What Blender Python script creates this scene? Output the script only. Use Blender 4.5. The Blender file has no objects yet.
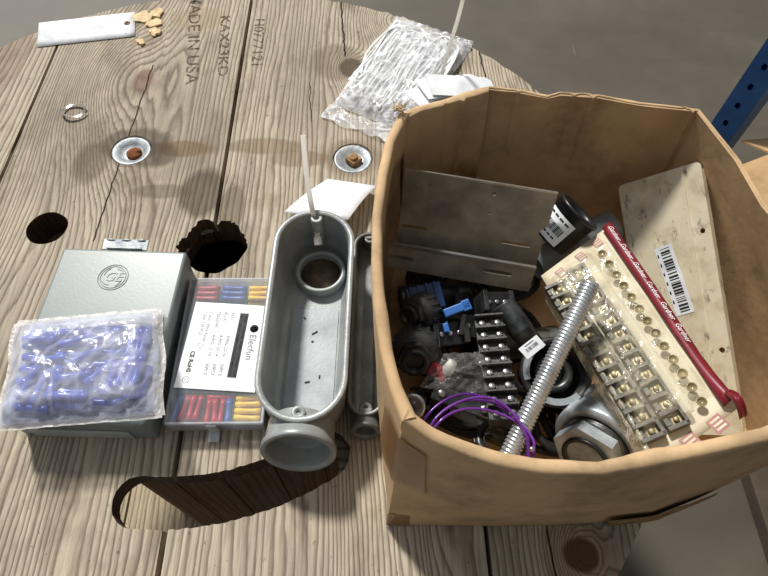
import bpy, bmesh, math, random
from mathutils import Vector as V, Matrix as M, Euler, noise
PI = math.pi
random.seed(7)
scn = bpy.context.scene
COL = scn.collection

# ------------------------------------------------------------------ camera frame
F = 577.0; CX, CY = 384.0, 288.0; HC = 0.65          # lens in pixels, eye height above the spool top (z = 0)
def ray(px, py): return V((px-CX, -(py-CY), -F))
up_c = (-ray(368, 638)).normalized()
y_c = ray(360, -650); y_c = (y_c - up_c*y_c.dot(up_c)).normalized()
x_c = y_c.cross(up_c)
RB = M((x_c, y_c, up_c))
def W(px, py, z=0.0):
    """point of the real place at height z seen at a photo position (used for measuring)"""
    d = RB @ ray(px, py); t = (z-HC)/d.z
    return V((d.x*t, d.y*t, z))
cam = bpy.data.cameras.new('camera'); camo = bpy.data.objects.new('camera', cam); COL.objects.link(camo)
cam.sensor_width = 36; cam.lens = F/768*36; cam.clip_start = .01
camo.matrix_world = M.Translation((0, 0, HC)) @ RB.to_4x4()
scn.camera = camo

# ------------------------------------------------------------------ materials
def srgb(r, g, b):
    f = lambda c: (c/255/12.92) if c/255 <= .04045 else ((c/255+.055)/1.055)**2.4
    return (f(r), f(g), f(b), 1)
class NT:
    def __init__(s, name):
        s.m = bpy.data.materials.new(name); s.m.use_nodes = True
        s.t = s.m.node_tree; s.n = s.t.nodes; s.l = s.t.links
        s.b = s.n['Principled BSDF']; s.out = s.n['Material Output']
        s.tc = s.n.new('ShaderNodeTexCoord'); s.obj = s.tc.outputs['Object']
    def set(s, inp, v):
        if isinstance(v, bpy.types.NodeSocket): s.l.new(v, inp)
        else: inp.default_value = v
    def math(s, op, a, b=0.0, c=None, clamp=False):
        n = s.n.new('ShaderNodeMath'); n.operation = op; n.use_clamp = clamp
        s.set(n.inputs[0], a); s.set(n.inputs[1], b)
        if c is not None: s.set(n.inputs[2], c)
        return n.outputs[0]
    def xyz(s, v=None):
        n = s.n.new('ShaderNodeSeparateXYZ'); s.l.new(v or s.obj, n.inputs[0]); return n.outputs
    def comb(s, x, y, z):
        n = s.n.new('ShaderNodeCombineXYZ')
        for i, a in enumerate((x, y, z)): s.set(n.inputs[i], a)
        return n.outputs[0]
    def map(s, scale=(1, 1, 1), loc=(0, 0, 0), rot=(0, 0, 0), v=None):
        n = s.n.new('ShaderNodeMapping'); s.l.new(v or s.obj, n.inputs[0])
        n.inputs['Scale'].default_value = scale; n.inputs['Location'].default_value = loc; n.inputs['Rotation'].default_value = rot
        return n.outputs[0]
    def noise(s, scale, detail=4, rough=.55, v=None, dist=0):
        n = s.n.new('ShaderNodeTexNoise'); s.l.new(v or s.obj, n.inputs['Vector'])
        n.inputs['Scale'].default_value = scale; n.inputs['Detail'].default_value = detail
        n.inputs['Roughness'].default_value = rough; n.inputs['Distortion'].default_value = dist
        return n.outputs[0]
    def ramp(s, f, stops):
        n = s.n.new('ShaderNodeValToRGB'); s.l.new(f, n.inputs[0]); e = n.color_ramp.elements
        while len(e) < len(stops): e.new(.5)
        for i, (p, c) in enumerate(stops):
            e[i].position = p; e[i].color = c if len(c) == 4 else (*c, 1)
        return n.outputs[0]
    def mix(s, f, a, b, mode='MIX'):
        n = s.n.new('ShaderNodeMix'); n.data_type = 'RGBA'; n.blend_type = mode
        s.set(n.inputs[0], f); s.set(n.inputs[6], a); s.set(n.inputs[7], b); return n.outputs[2]
    def bump(s, h, strength=.5, dist=.002):
        n = s.n.new('ShaderNodeBump'); s.l.new(h, n.inputs['Height'])
        n.inputs['Strength'].default_value = strength; n.inputs['Distance'].default_value = dist
        s.l.new(n.outputs[0], s.b.inputs['Normal']); return n.outputs[0]
    def p(s, **k):
        for a, v in k.items(): s.set(s.b.inputs[a.replace('_', ' ')], v)
        return s
    def rgb(s, c):
        n = s.n.new('ShaderNodeRGB'); n.outputs[0].default_value = c; return n.outputs[0]
G3 = lambda v: (v, v, v, 1)

def mottled(name, c1, c2, scale=30, rough=.5, metal=0, bump=.2, bscale=None, bdist=.001, lo=.35, hi=.65, spec=.5, **k):
    t = NT(name); n = t.noise(scale, 6, .6)
    t.p(Base_Color=t.ramp(n, [(lo, srgb(*c1)), (hi, srgb(*c2))]), Roughness=rough, Metallic=metal)
    t.b.inputs['Specular IOR Level'].default_value = spec
    if bump: t.bump(t.noise(bscale or scale*6, 4), bump, bdist)
    for a, v in k.items(): t.b.inputs[a.replace('_', ' ')].default_value = v
    return t.m

def wood(name, knots, seed, lam=.0095, tone=1.0, cracks=(), stains=(), axis='y', light=(199, 186, 165), dark=(86, 72, 58)):
    """weathered pine: rings of a distance-like field f bent round the knots"""
    t = NT(name); x, y, z = t.xyz()
    x = t.math('ADD', x, -.213); y = t.math('ADD', y, .437)     # measured from the spool's own base
    if axis == 'x': x, y = y, x
    if axis == 'z': x, y, z = x, z, y
    f = x
    for (kx, ky, a, sx, sy) in knots:
        u = t.math('DIVIDE', t.math('SUBTRACT', x, kx), sx); v = t.math('DIVIDE', t.math('SUBTRACT', y, ky), sy)
        r2 = t.math('ADD', t.math('MULTIPLY', u, u), t.math('MULTIPLY', v, v))
        f = t.math('ADD', f, t.math('MULTIPLY', t.math('POWER', 2.718, t.math('MULTIPLY', r2, -1)), a))
    st = t.comb(t.math('MULTIPLY', x, 7), t.math('MULTIPLY', y, 1.3), t.math('ADD', t.math('MULTIPLY', z, 3), seed*3.7))
    f = t.math('ADD', f, t.math('MULTIPLY', t.math('SUBTRACT', t.noise(1, 3, .5, st), .5), .045))
    f = t.math('ADD', f, t.math('MULTIPLY', t.noise(1, 2, .5, t.comb(t.math('MULTIPLY', x, 26), seed*2.2, 0.0)), .03))
    st2 = t.comb(t.math('MULTIPLY', x, 60), t.math('MULTIPLY', y, 9), t.math('ADD', z, seed))
    f = t.math('ADD', f, t.math('MULTIPLY', t.math('SUBTRACT', t.noise(1, 3, .6, st2), .5), .009))
    ph = t.math('FRACT', t.math('DIVIDE', f, lam))
    # soft rise, sharp fall: the dark late wood line of each ring
    ring = t.math('POWER', ph, 2.6)
    fall = t.math('MULTIPLY', t.math('SUBTRACT', 1.0, ph), 6.0, clamp=True)
    ring = t.math('MULTIPLY', ring, fall)
    fib = t.noise(1, 5, .7, t.comb(t.math('MULTIPLY', x, 420), t.math('MULTIPLY', y, 14), t.math('MULTIPLY', z, 90)))
    big = t.noise(5, 4, .6, t.comb(x, t.math('MULTIPLY', y, .45), t.math('ADD', z, seed*1.3)))
    patch = t.noise(16, 5, .65, t.comb(x, t.math('MULTIPLY', y, .5), t.math('ADD', z, seed*2.1)))
    ringamt = t.math('MULTIPLY', ring, t.math('ADD', .25, t.math('MULTIPLY', t.math('ADD', big, patch), .95)), clamp=True)
    col = t.mix(ringamt, srgb(*light), srgb(*dark))
    col = t.mix(t.math('MULTIPLY', t.math('SUBTRACT', fib, .42), 2.1, clamp=True), col, t.mix(.8, col, srgb(72, 64, 56)))
    col = t.mix(t.math('MULTIPLY', t.math('SUBTRACT', patch, .5), 3.0, clamp=True), col, srgb(108, 94, 79))
    col = t.mix(t.math('MULTIPLY', t.math('SUBTRACT', big, .5), 2.6, clamp=True), col, srgb(128, 118, 107))
    speck = t.noise(130, 3, .6)
    col = t.mix(t.math('MULTIPLY', t.math('SUBTRACT', speck, .66), 6, clamp=True), col, srgb(66, 52, 40))
    h = t.math('ADD', t.math('MULTIPLY', ring, .8), t.math('MULTIPLY', fib, -.9))
    for (kx, ky, r, c, amt) in stains:
        sx, sy = r if isinstance(r, tuple) else (r, r)
        u = t.math('DIVIDE', t.math('SUBTRACT', x, kx), sx); v = t.math('DIVIDE', t.math('SUBTRACT', y, ky), sy)
        r2 = t.math('ADD', t.math('MULTIPLY', u, u), t.math('MULTIPLY', v, v))
        w = t.math('ADD', r2, t.math('MULTIPLY', t.math('SUBTRACT', patch, .5), 1.8))
        k = t.math('MULTIPLY', t.math('SUBTRACT', 1.1, w), 2.0, clamp=True)
        col = t.mix(t.math('MULTIPLY', k, amt), col, srgb(*c))
    for (x0, y0, x1, y1, w) in cracks:      # drying cracks with a shape of their own
        mx = (x0+x1)/2; sl = (x1-x0)/(y1-y0)
        xc = t.math('ADD', x0, t.math('MULTIPLY', t.math('SUBTRACT', y, y0), sl))
        wob = t.math('MULTIPLY', t.math('SUBTRACT', t.noise(30, 2, .5, t.comb(0.0, y, seed)), .5), .008)
        d = t.math('ABSOLUTE', t.math('ADD', t.math('SUBTRACT', x, xc), wob))
        ends = t.math('MULTIPLY', t.math('MULTIPLY', t.math('SUBTRACT', y, min(y0, y1)), t.math('SUBTRACT', max(y0, y1), y)), 900, clamp=True)
        k = t.math('MULTIPLY', t.math('MULTIPLY', t.math('SUBTRACT', w, d), 1/w*1.6, clamp=True), ends)
        col = t.mix(k, col, srgb(38, 29, 22)); h = t.math('SUBTRACT', h, t.math('MULTIPLY', k, 3))
    if tone != 1: col = t.mix(1.0, col, G3(tone), 'MULTIPLY')
    t.p(Base_Color=col, Roughness=.82); t.b.inputs['Specular IOR Level'].default_value = .25
    t.bump(h, .9, .0010)
    return t.m

def cardboard(name, base=(206, 175, 135), axis='x'):
    t = NT(name); x, y, z = t.xyz()
    s = t.math('ADD', x, y)
    fl = t.math('SINE', t.math('MULTIPLY', s, 1150))
    n = t.noise(14, 6, .65); n2 = t.noise(90, 3, .5)
    d = tuple(int(c*.78) for c in base); l = tuple(min(255, int(c*1.09)) for c in base)
    col = t.ramp(n, [(.3, srgb(*d)), (.5, srgb(*base)), (.72, srgb(*l))])
    col = t.mix(t.math('MULTIPLY', n2, .22), col, srgb(*tuple(int(c*.7) for c in base)))
    st = t.noise(4, 3, .6, t.map((1.4, 1.4, .6), (3, 1, 5)))
    col = t.mix(t.math('MULTIPLY', t.math('SUBTRACT', st, .56), 3.0, clamp=True), col, srgb(150, 116, 80))
    t.p(Base_Color=col, Roughness=.78); t.b.inputs['Specular IOR Level'].default_value = .25
    t.bump(t.math('ADD', t.math('MULTIPLY', fl, .0), t.math('ADD', n, t.math('MULTIPLY', n2, .5))), .5, .0015)
    return t.m

def film(name, col=(240, 244, 250), alpha=.22, rough=.12, wr=70, ramp=(.45, .75), amax=.8, wd=.004):
    """thin crumpled plastic film: mostly see-through, milky along its creases"""
    t = NT(name)
    n = t.noise(wr, 3, .55, dist=1.2); n2 = t.noise(wr*.35, 2, .5, dist=2.0)
    cr = t.math('SUBTRACT', 1.0, t.math('MULTIPLY', t.math('ABSOLUTE', t.math('SUBTRACT', n2, .5)), 14), clamp=True)
    a = t.math('ADD', alpha, t.math('MULTIPLY', t.math('MULTIPLY', cr, n), amax))
    a = t.math('ADD', a, t.math('MULTIPLY', t.math('SUBTRACT', n, .55), 1.0, clamp=True), clamp=True)
    t.p(Base_Color=srgb(*col), Roughness=rough, Alpha=a)
    t.bump(t.math('ADD', n, t.math('MULTIPLY', n2, 1.6)), 1.0, wd)
    return t.m

def plain(name, c, rough=.4, metal=0, alpha=1, spec=.5, bump=0, bscale=200, **k):
    return mottled(name, tuple(int(v*.9) for v in c), tuple(min(255, int(v*1.06)) for v in c), 22, rough, metal, bump, bscale, spec=spec, **dict(k, Alpha=alpha) if alpha < 1 else k)

MT = dict(
  cardboard=cardboard('kraft_cardboard'),
  cardboard2=cardboard('kraft_cardboard_tan', (190, 156, 114)),
  tape=plain('brown_packing_tape', (150, 108, 66), .28, alpha=.8),
  concrete=None,
  enclosure=mottled('grey_green_enamel', (120, 130, 130), (132, 142, 141), 9, .38, 0, .12, 260, .0006),
  cast=mottled('cast_aluminium_grey_paint', (136, 140, 141), (160, 164, 163), 24, .36, .15, .35, 500, .0005),
  cast_dark=mottled('dull_cast_iron', (92, 94, 92), (128, 129, 125), 26, .45, .5, .4, 400, .0006),
  zinc=mottled('zinc_plated_steel', (186, 194, 198), (230, 234, 236), 60, .25, .75, .2, 500, .0003),
  galv=mottled('galvanised_malleable_iron', (140, 148, 154), (200, 208, 212), 40, .35, .45, .4, 350, .0006),
  steel=mottled('scuffed_mill_steel', (128, 122, 110), (176, 168, 152), 22, .5, .15, .3, 300, .0005),
  steel_edge=plain('bright_cut_steel', (196, 194, 186), .3, .8),
  washer=mottled('weathered_zinc_washer', (122, 130, 136), (182, 186, 186), 55, .5, .5, .5, 300, .0008),
  rust=mottled('rust', (78, 44, 26), (164, 98, 48), 90, .9, 0, .8, 400, .001),
  tan_rust=mottled('tan_rusted_nut', (96, 66, 40), (176, 140, 96), 120, .8, .1, .8, 400, .001),
  black=mottled('black_plastic', (22, 23, 25), (42, 43, 45), 40, .32, 0, .2, 400, .0005),
  black_matte=mottled('dull_black_plastic', (30, 31, 32), (60, 60, 60), 50, .5, 0, .4, 300, .0008),
  dark_metal=mottled('dark_oily_steel', (48, 50, 51), (96, 98, 98), 50, .35, .6, .4, 300, .0006),
  grey_pvc=plain('grey_pvc', (122, 128, 132), .4),
  paper=plain('white_tag_paper', (234, 237, 242), .7, spec=.3),
  label=plain('white_label_paper', (232, 236, 240), .45),
  ink=plain('black_ink', (28, 28, 30), .6),
  ink_grey=plain('grey_print', (92, 96, 102), .6),
  white_print=plain('white_print', (235, 235, 235), .6),
  nylon=plain('white_nylon', (244, 244, 238), .35),
  nylon_clear=plain('natural_nylon', (240, 243, 244), .3),
  red=plain('red_vinyl', (188, 34, 60), .35), blue=plain('blue_vinyl', (62, 92, 172), .35),
  yellow=plain('yellow_vinyl', (250, 200, 20), .35),
  blue_clear=plain('translucent_blue_shrink', (62, 84, 196), .25),
  tin=plain('tinned_copper', (190, 190, 190), .3, .9),
  clearbox=plain('clear_styrene', (214, 220, 226), .12, alpha=.12),
  clearbox_edge=plain('clear_styrene_edge', (218, 222, 228), .15, alpha=.5),
  blister=film('yellowed_blister_film', (240, 232, 200), .12, .1, 30, amax=.35, wd=.003),
  blister_ridge=plain('clear_ridge', (236, 230, 206), .12, alpha=.42),
  bag=film('clear_polybag', (220, 226, 248), .27, .22, 30, amax=.45, wd=.0016),
  bag_seal=film('polybag_white_seam', (232, 230, 226), .5, .3, 50, amax=.4),
  tiebag=film('cable_tie_polybag', (246, 248, 252), .3, .12, 40, amax=.8, wd=.0022),
  darkbag=film('dusty_clear_bag', (150, 150, 148), .2, .2, 50, amax=.4),
  purple=plain('purple_wire_insulation', (92, 34, 132), .22),
  purple2=plain('violet_wire_insulation', (112, 52, 150), .2),
  redplastic=plain('dark_red_plastic', (150, 22, 24), .3),
  bluetape=plain('bright_blue_plastic', (60, 120, 200), .35),
  blueplastic=plain('deep_blue_plastic', (24, 58, 104), .35),
  brass=mottled('brass', (132, 118, 84), (184, 170, 130), 80, .45, .5, .2, 300),
  terminal=mottled('dusty_grey_phenolic', (80, 77, 70), (124, 119, 106), 60, .55, 0, .4, 300, .0008),
  terminal_black=mottled('black_phenolic', (34, 34, 34), (66, 66, 64), 60, .4, 0, .4, 300, .0008),
  card=mottled('yellowed_card', (222, 214, 190), (196, 184, 154), 24, .6, 0, .2, 120),
  burgundy=mottled('burgundy_card_print', (104, 20, 32), (134, 34, 46), 40, .4, 0, .1, 200),
  pink=plain('faded_pink_print', (178, 122, 118), .6),
  rackblue=mottled('blue_rack_enamel', (24, 84, 146), (40, 106, 172), 14, .38, 0, .15, 200, .0006),
  chip=mottled('fresh_pine_splinter', (204, 174, 128), (236, 214, 172), 60, .8, 0, .6, 300),
  dark_brown=mottled('dark_brown_matte', (58, 50, 40), (78, 68, 54), 12, .8, 0, .4, 90),
  blackcore=plain('black_rubber', (20, 20, 20), .7),
)
t = NT('white_nylon_translucent'); d_ = t.n.new('ShaderNodeBsdfTranslucent'); d_.inputs[0].default_value = srgb(250, 250, 244)
mx_ = t.n.new('ShaderNodeMixShader'); mx_.inputs[0].default_value = .5; t.p(Base_Color=srgb(246, 246, 240), Roughness=.35)
t.l.new(t.b.outputs[0], mx_.inputs[1]); t.l.new(d_.outputs[0], mx_.inputs[2]); t.l.new(mx_.outputs[0], t.out.inputs[0]); MT['nylon'] = t.m
# battered cream paint with black scuffs
t = NT('battered_cream_paint'); n = t.noise(16, 6, .65); s2 = t.noise(60, 5, .7, t.map((1.2, .5, 1.2), (3, 8, 1)))
c = t.ramp(n, [(.3, srgb(176, 160, 128)), (.48, srgb(214, 202, 174)), (.7, srgb(226, 217, 194))])
c = t.mix(t.math('MULTIPLY', t.math('SUBTRACT', s2, .565), 8, clamp=True), c, srgb(58, 52, 46))
t.p(Base_Color=c, Roughness=.5); t.bump(n, .3, .001); MT['cream'] = t.m
# concrete floor
t = NT('floor_concrete'); n = t.noise(2.2, 8, .65); n2 = t.noise(28, 6, .7)
x, y, z = t.xyz()
band = t.noise(1, 3, .5, t.map((1.1, 7.0, 1), (4, 0, 0), (0, 0, .75)))
c = t.ramp(n, [(.3, srgb(72, 65, 54)), (.5, srgb(84, 77, 65)), (.7, srgb(96, 89, 76))])
c = t.mix(t.math('MULTIPLY', t.math('SUBTRACT', band, .52), 2.6, clamp=True), c, srgb(66, 60, 51))
c = t.mix(t.math('MULTIPLY', n2, .35), c, srgb(78, 72, 63))
sc = t.noise(1, 2, .4, t.map((60, 2.2, 1), (1, 3, 0), (0, 0, -.6)))
c = t.mix(t.math('MULTIPLY', t.math('SUBTRACT', sc, .76), 14, clamp=True), c, srgb(170, 164, 150))
t.p(Base_Color=c, Roughness=.62); t.bump(n2, .2, .002); MT['concrete'] = t.m

# ------------------------------------------------------------------ mesh helpers (all in world coordinates)
def bm_new(): return bmesh.new()
def add_box(bm, size, mat=M(), bevel=0, mi=0, seg=2):
    r = bmesh.ops.create_cube(bm, size=1); vs = r['verts']
    for v in vs: v.co = V((v.co.x*size[0], v.co.y*size[1], v.co.z*size[2]))
    fs = set(f for v in vs for f in v.link_faces)
    if bevel:
        es = list(set(e for v in vs for e in v.link_edges))
        rr = bmesh.ops.bevel(bm, geom=es, offset=bevel, segments=seg, affect='EDGES', profile=.5)
        vs = list(set(v for f in rr['faces'] for v in f.verts) | set(v for v in vs if v.is_valid))
        fs = set(f for v in vs for f in v.link_faces)
    for v in vs: v.co = mat @ v.co
    for f in fs: f.material_index = mi; f.smooth = False
    return vs
def add_lathe(bm, prof, n=32, mat=M(), mi=0, smooth=True, caps=False, ngon=None):
    """prof: list of (r, z); revolve round local z"""
    rings = []
    for (r, z) in prof:
        if r < 1e-6: rings.append([bm.verts.new(mat @ V((0, 0, z)))])
        else: rings.append([bm.verts.new(mat @ V((r*math.cos(2*PI*i/n), r*math.sin(2*PI*i/n), z))) for i in range(n)])
    for a, b in zip(rings, rings[1:]):
        for i in range(n):
            j = (i+1) % n
            if len(a) == 1 and len(b) == 1: continue
            if len(a) == 1: f = bm.faces.new((a[0], b[i], b[j]))
            elif len(b) == 1: f = bm.faces.new((a[i], b[0], a[j]))
            else: f = bm.faces.new((a[i], b[i], b[j], a[j]))
            f.material_index = mi; f.smooth = smooth
    if caps:
        for r_ in (rings[0], rings[-1]):
            if len(r_) > 2:
                f = bm.faces.new(r_); f.material_index = mi
    return rings
def add_tube(bm, pts, r, n=8, mi=0, closed=False, flat=None, caps=True):
    """round tube along pts; flat=(w, t, normal) makes a strap instead"""
    pts = [V(p) for p in pts]; rings = []; L = len(pts); prev = None
    for i, p in enumerate(pts):
        a = pts[(i-1) % L] if (closed or i > 0) else p
        b = pts[(i+1) % L] if (closed or i < L-1) else p
        d = (b-a).normalized()
        if flat:
            nrm = (flat[2] - d*flat[2].dot(d)).normalized(); s = d.cross(nrm)
            w, t_ = flat[0]/2, flat[1]/2
            rings.append([bm.verts.new(p + s*x*w + nrm*z*t_) for x, z in ((-1, -1), (1, -1), (1, 1), (-1, 1))])
        else:
            if prev is None:
                prev = d.orthogonal().normalized()
            prev = (prev - d*prev.dot(d)).normalized(); q = d.cross(prev)
            rr = r[i] if isinstance(r, (list, tuple)) else r
            rings.append([bm.verts.new(p + (prev*math.cos(2*PI*k/n) + q*math.sin(2*PI*k/n))*rr) for k in range(n)])
    k = len(rings[0])
    for i in range(L if closed else L-1):
        a, b = rings[i], rings[(i+1) % L]
        for j in range(k):
            f = bm.faces.new((a[j], a[(j+1) % k], b[(j+1) % k], b[j])); f.smooth = not flat; f.material_index = mi
    if caps and not closed:
        for q in (rings[0][::-1], rings[-1]):
            f = bm.faces.new(q); f.material_index = mi
def add_prism(bm, poly, z0, z1, mat=M(), mi=0, smooth=False):
    a = [bm.verts.new(mat @ V((x, y, z0))) for x, y in poly]; b = [bm.verts.new(mat @ V((x, y, z1))) for x, y in poly]
    n = len(poly)
    for f in (bm.faces.new(a[::-1]), bm.faces.new(b)): f.material_index = mi
    for i in range(n):
        f = bm.faces.new((a[i], a[(i+1) % n], b[(i+1) % n], b[i])); f.material_index = mi; f.smooth = smooth
def add_grid(bm, fn, nu, nv, mi=0, smooth=True):
    vs = [[bm.verts.new(fn(u/nu, v/nv)) for v in range(nv+1)] for u in range(nu+1)]
    for i in range(nu):
        for j in range(nv):
            f = bm.faces.new((vs[i][j], vs[i+1][j], vs[i+1][j+1], vs[i][j+1])); f.smooth = smooth; f.material_index = mi
    return vs
def add_text(bm, s, size, mat, mi=0, shear=0, extrude=0, align='CENTER', bold=0):
    c = bpy.data.curves.new('t', 'FONT'); c.body = s; c.size = size; c.align_x = align; c.align_y = 'CENTER'; c.shear = shear
    c.extrude = extrude; c.offset = bold; c.resolution_u = 3
    o = bpy.data.objects.new('t', c); COL.objects.link(o)
    me = bpy.data.meshes.new_from_object(o.evaluated_get(bpy.context.evaluated_depsgraph_get()))
    n0 = len(bm.verts); bm.from_mesh(me); bm.verts.ensure_lookup_table()
    vs = bm.verts[n0:]
    for v in vs: v.co = mat @ v.co
    for f in set(f for v in vs for f in v.link_faces): f.material_index = mi
    bpy.data.objects.remove(o); bpy.data.curves.remove(c); bpy.data.meshes.remove(me)
def axis_m(a, b, roll=0):
    """matrix with origin a and local z pointing to b"""
    d = (V(b)-V(a)).normalized(); q = d.to_track_quat('Z', 'Y')
    return M.Translation(a) @ q.to_matrix().to_4x4() @ M.Rotation(roll, 4, 'Z')
def plane_m(o, ux, uy):
    """matrix from an origin, an x direction and a rough y direction"""
    x = V(ux).normalized(); z = x.cross(V(uy)).normalized(); y = z.cross(x)
    m = M((x, y, z)).transposed().to_4x4(); m.translation = V(o); return m
T = lambda x, y, z: M.Translation((x, y, z))
R = lambda a, ax='Z': M.Rotation(a, 4, ax)

MATS = {}
def wm(o): return MATS.get(o.name, M())
def obj(name, bm, mats, parent=None, solid=0, recalc=True, sub=0):
    if recalc: bmesh.ops.recalc_face_normals(bm, faces=bm.faces)
    if parent is not None: bm.transform(wm(parent).inverted())
    me = bpy.data.meshes.new(name); bm.to_mesh(me); bm.free()
    for m_ in (mats if isinstance(mats, (list, tuple)) else [mats]): me.materials.append(MT[m_] if isinstance(m_, str) else m_)
    o = bpy.data.objects.new(name, me); COL.objects.link(o)
    if parent is not None: o.parent = parent; MATS[o.name] = wm(parent).copy()
    else: MATS[o.name] = M()
    if solid:
        md = o.modifiers.new('s', 'SOLIDIFY'); md.thickness = solid; md.offset = 0
    if sub:
        md = o.modifiers.new('u', 'SUBSURF'); md.levels = sub; md.render_levels = sub
    return o
def tag(o, label, cat, group=None):
    o['label'] = label; o['category'] = cat
    if group: o['group'] = group
    return o
def thing(name, label, cat, mat=M(), group=None):
    o = bpy.data.objects.new(name, None); COL.objects.link(o); o.empty_display_size = .02
    if not isinstance(mat, M): mat = T(*mat)
    o.matrix_world = mat; MATS[o.name] = mat.copy(); tag(o, label, cat, group); return o
def dup(root, mat, label=None, group=None):
    r = root.copy(); COL.objects.link(r); r.matrix_world = mat; MATS[r.name] = mat.copy()
    if label: r['label'] = label
    if group: r['group'] = group
    for ch in list(root.children):
        c = ch.copy(); COL.objects.link(c); c.parent = r; MATS[c.name] = mat.copy()
        for g in ch.children:
            d = g.copy(); COL.objects.link(d); d.parent = c
    return r
def struct(o): o['kind'] = 'structure'; return o
def boolean(o, cut):
    md = o.modifiers.new('b', 'BOOLEAN'); md.object = cut; md.solver = 'EXACT'; md.operation = 'DIFFERENCE'
    me = bpy.data.meshes.new_from_object(o.evaluated_get(bpy.context.evaluated_depsgraph_get()))
    o.modifiers.remove(md); old = o.data; o.data = me; bpy.data.meshes.remove(old)
    bpy.data.objects.remove(cut)

# ------------------------------------------------------------------ floor
ZF = -.76
bm = bm_new(); add_grid(bm, lambda u, v: V((-4+9*u, -3+10*v, ZF)), 4, 4); struct(obj('floor', bm, 'concrete'))

# ------------------------------------------------------------------ cable spool
SC = V((-.213, .437, 0)); SR = .607
xs = [-.83, -.534, -.529, -.2135, -.2075, .1225, .1275, .40]
w_dark = (108, 88, 68)
plank_mats = [
  wood('weathered_plank_outer', [(-.66, .55, .05, .07, .25)], 1, .0088, stains=[(-.60, .86, (.03, .1), (128, 98, 84), .4), (-.64, .7, (.02, .2), (140, 112, 96), .35)]),
  wood('weathered_plank_oval_knot', [(-.405, .80, .105, .08, .15), (-.37, .62, .03, .05, .09), (-.47, .3, .02, .05, .2)], 2, .0078,
       cracks=[(-.358, .84, -.372, .47, .0012)],
       stains=[(-.366, .80, (.017, .032), (128, 98, 84), .7), (-.355, .655, (.06, .035), (82, 70, 58), .7), (-.27, .645, (.05, .018), (112, 88, 54), .6), (-.335, .632, (.055, .03), (78, 66, 54), .7), (-.235, .56, (.035, .05), (70, 58, 46), .7), (-.41, .62, (.03, .05), (96, 82, 68), .6), (-.30, .56, (.05, .015), (92, 78, 62), .5), (-.3, .97, (.05, .035), (150, 128, 98), .35)]),
  wood('weathered_plank_wide', [(-.02, .83, .05, .03, .04), (.05, .97, .06, .05, .06), (.03, .3, .03, .05, .3), (-.05, .06, -.03, .05, .2), (.08, .1, .03, .03, .12)], 3, .0078,
       cracks=[(-.045, 1.05, -.033, .862, .0016), (-.092, .80, -.085, .70, .0008)],
       stains=[(-.022, .835, (.022, .024), (58, 47, 38), .85), (-.05, .85, (.05, .05), (104, 90, 74), .5), (-.19, .53, (.02, .05), (80, 66, 52), .6), (-.155, .65, (.06, .018), (112, 90, 60), .5), (-.10, .625, (.05, .018), (112, 88, 66), .45), (-.018, .626, (.05, .04), (108, 88, 68), .5)]),
  wood('weathered_plank_edge', [(.222, .069, .06, .03, .035), (.26, .82, .03, .05, .1)], 5, .0075,
       cracks=[(.202, .9, .207, .80, .0014), (.281, .82, .288, .76, .0016), (.19, .1, .195, -.1, .0012)],
       stains=[(.222, .069, (.019, .017), (44, 32, 25), .95), (.222, .069, (.045, .04), (120, 88, 60), .45)]),
]
def circle_poly(x0, x1, z_r=SR, seed=0):
    pts = []
    N = 240
    def yy(x, s):
        q = z_r**2-(x-SC.x)**2
        return SC.y + s*math.sqrt(max(q, 0))
    a, b = max(x0, SC.x-z_r+.0005), min(x1, SC.x+z_r-.0005)
    n = 40
    for i in range(n+1):
        x = a+(b-a)*(.5-.5*math.cos(PI*i/n)); pts.append((x, yy(x, -1)-.002+.004*noise.noise(V((x*60, seed, 1)))))
    for i in range(n+1):
        x = b-(b-a)*(.5-.5*math.cos(PI*i/n)); y_ = yy(x, 1)
        if (i == 0 and abs(y_-pts[-1][1]) < .004) or (i == n and abs(y_-pts[0][1]) < .004): continue
        pts.append((x, y_+.002+.006*noise.noise(V((x*60, seed, 5)))))
    return pts
spool = thing('cable_spool', 'large round wooden cable spool standing on end as a workbench, weathered plank top', 'cable spool', (SC.x, SC.y, ZF))
bm = bm_new()
for i in range(4):
    add_prism(bm, circle_poly(xs[2*i], xs[2*i+1], SR, i), -.024, 0, mi=i)
bmesh.ops.recalc_face_normals(bm, faces=bm.faces)
top = obj('top_flange', bm, plank_mats, spool)
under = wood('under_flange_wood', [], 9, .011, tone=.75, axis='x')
bm = bm_new()
nb = 6
for i in range(nb):
    y0 = SC.y-SR+2*SR*i/nb+.003; y1 = SC.y-SR+2*SR*(i+1)/nb-.003
    pl = circle_poly(y0-SC.y+SC.x, y1-SC.y+SC.x, SR-.004, i+9)
    add_prism(bm, [(SC.x-(y-SC.y), SC.y+(x-SC.x)) for x, y in pl], -.047, -.0245)
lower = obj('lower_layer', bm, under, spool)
def cut(poly, z0, z1):
    b = bm_new(); add_prism(b, poly, z0, z1); return obj('cutter', b, 'cast')
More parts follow.
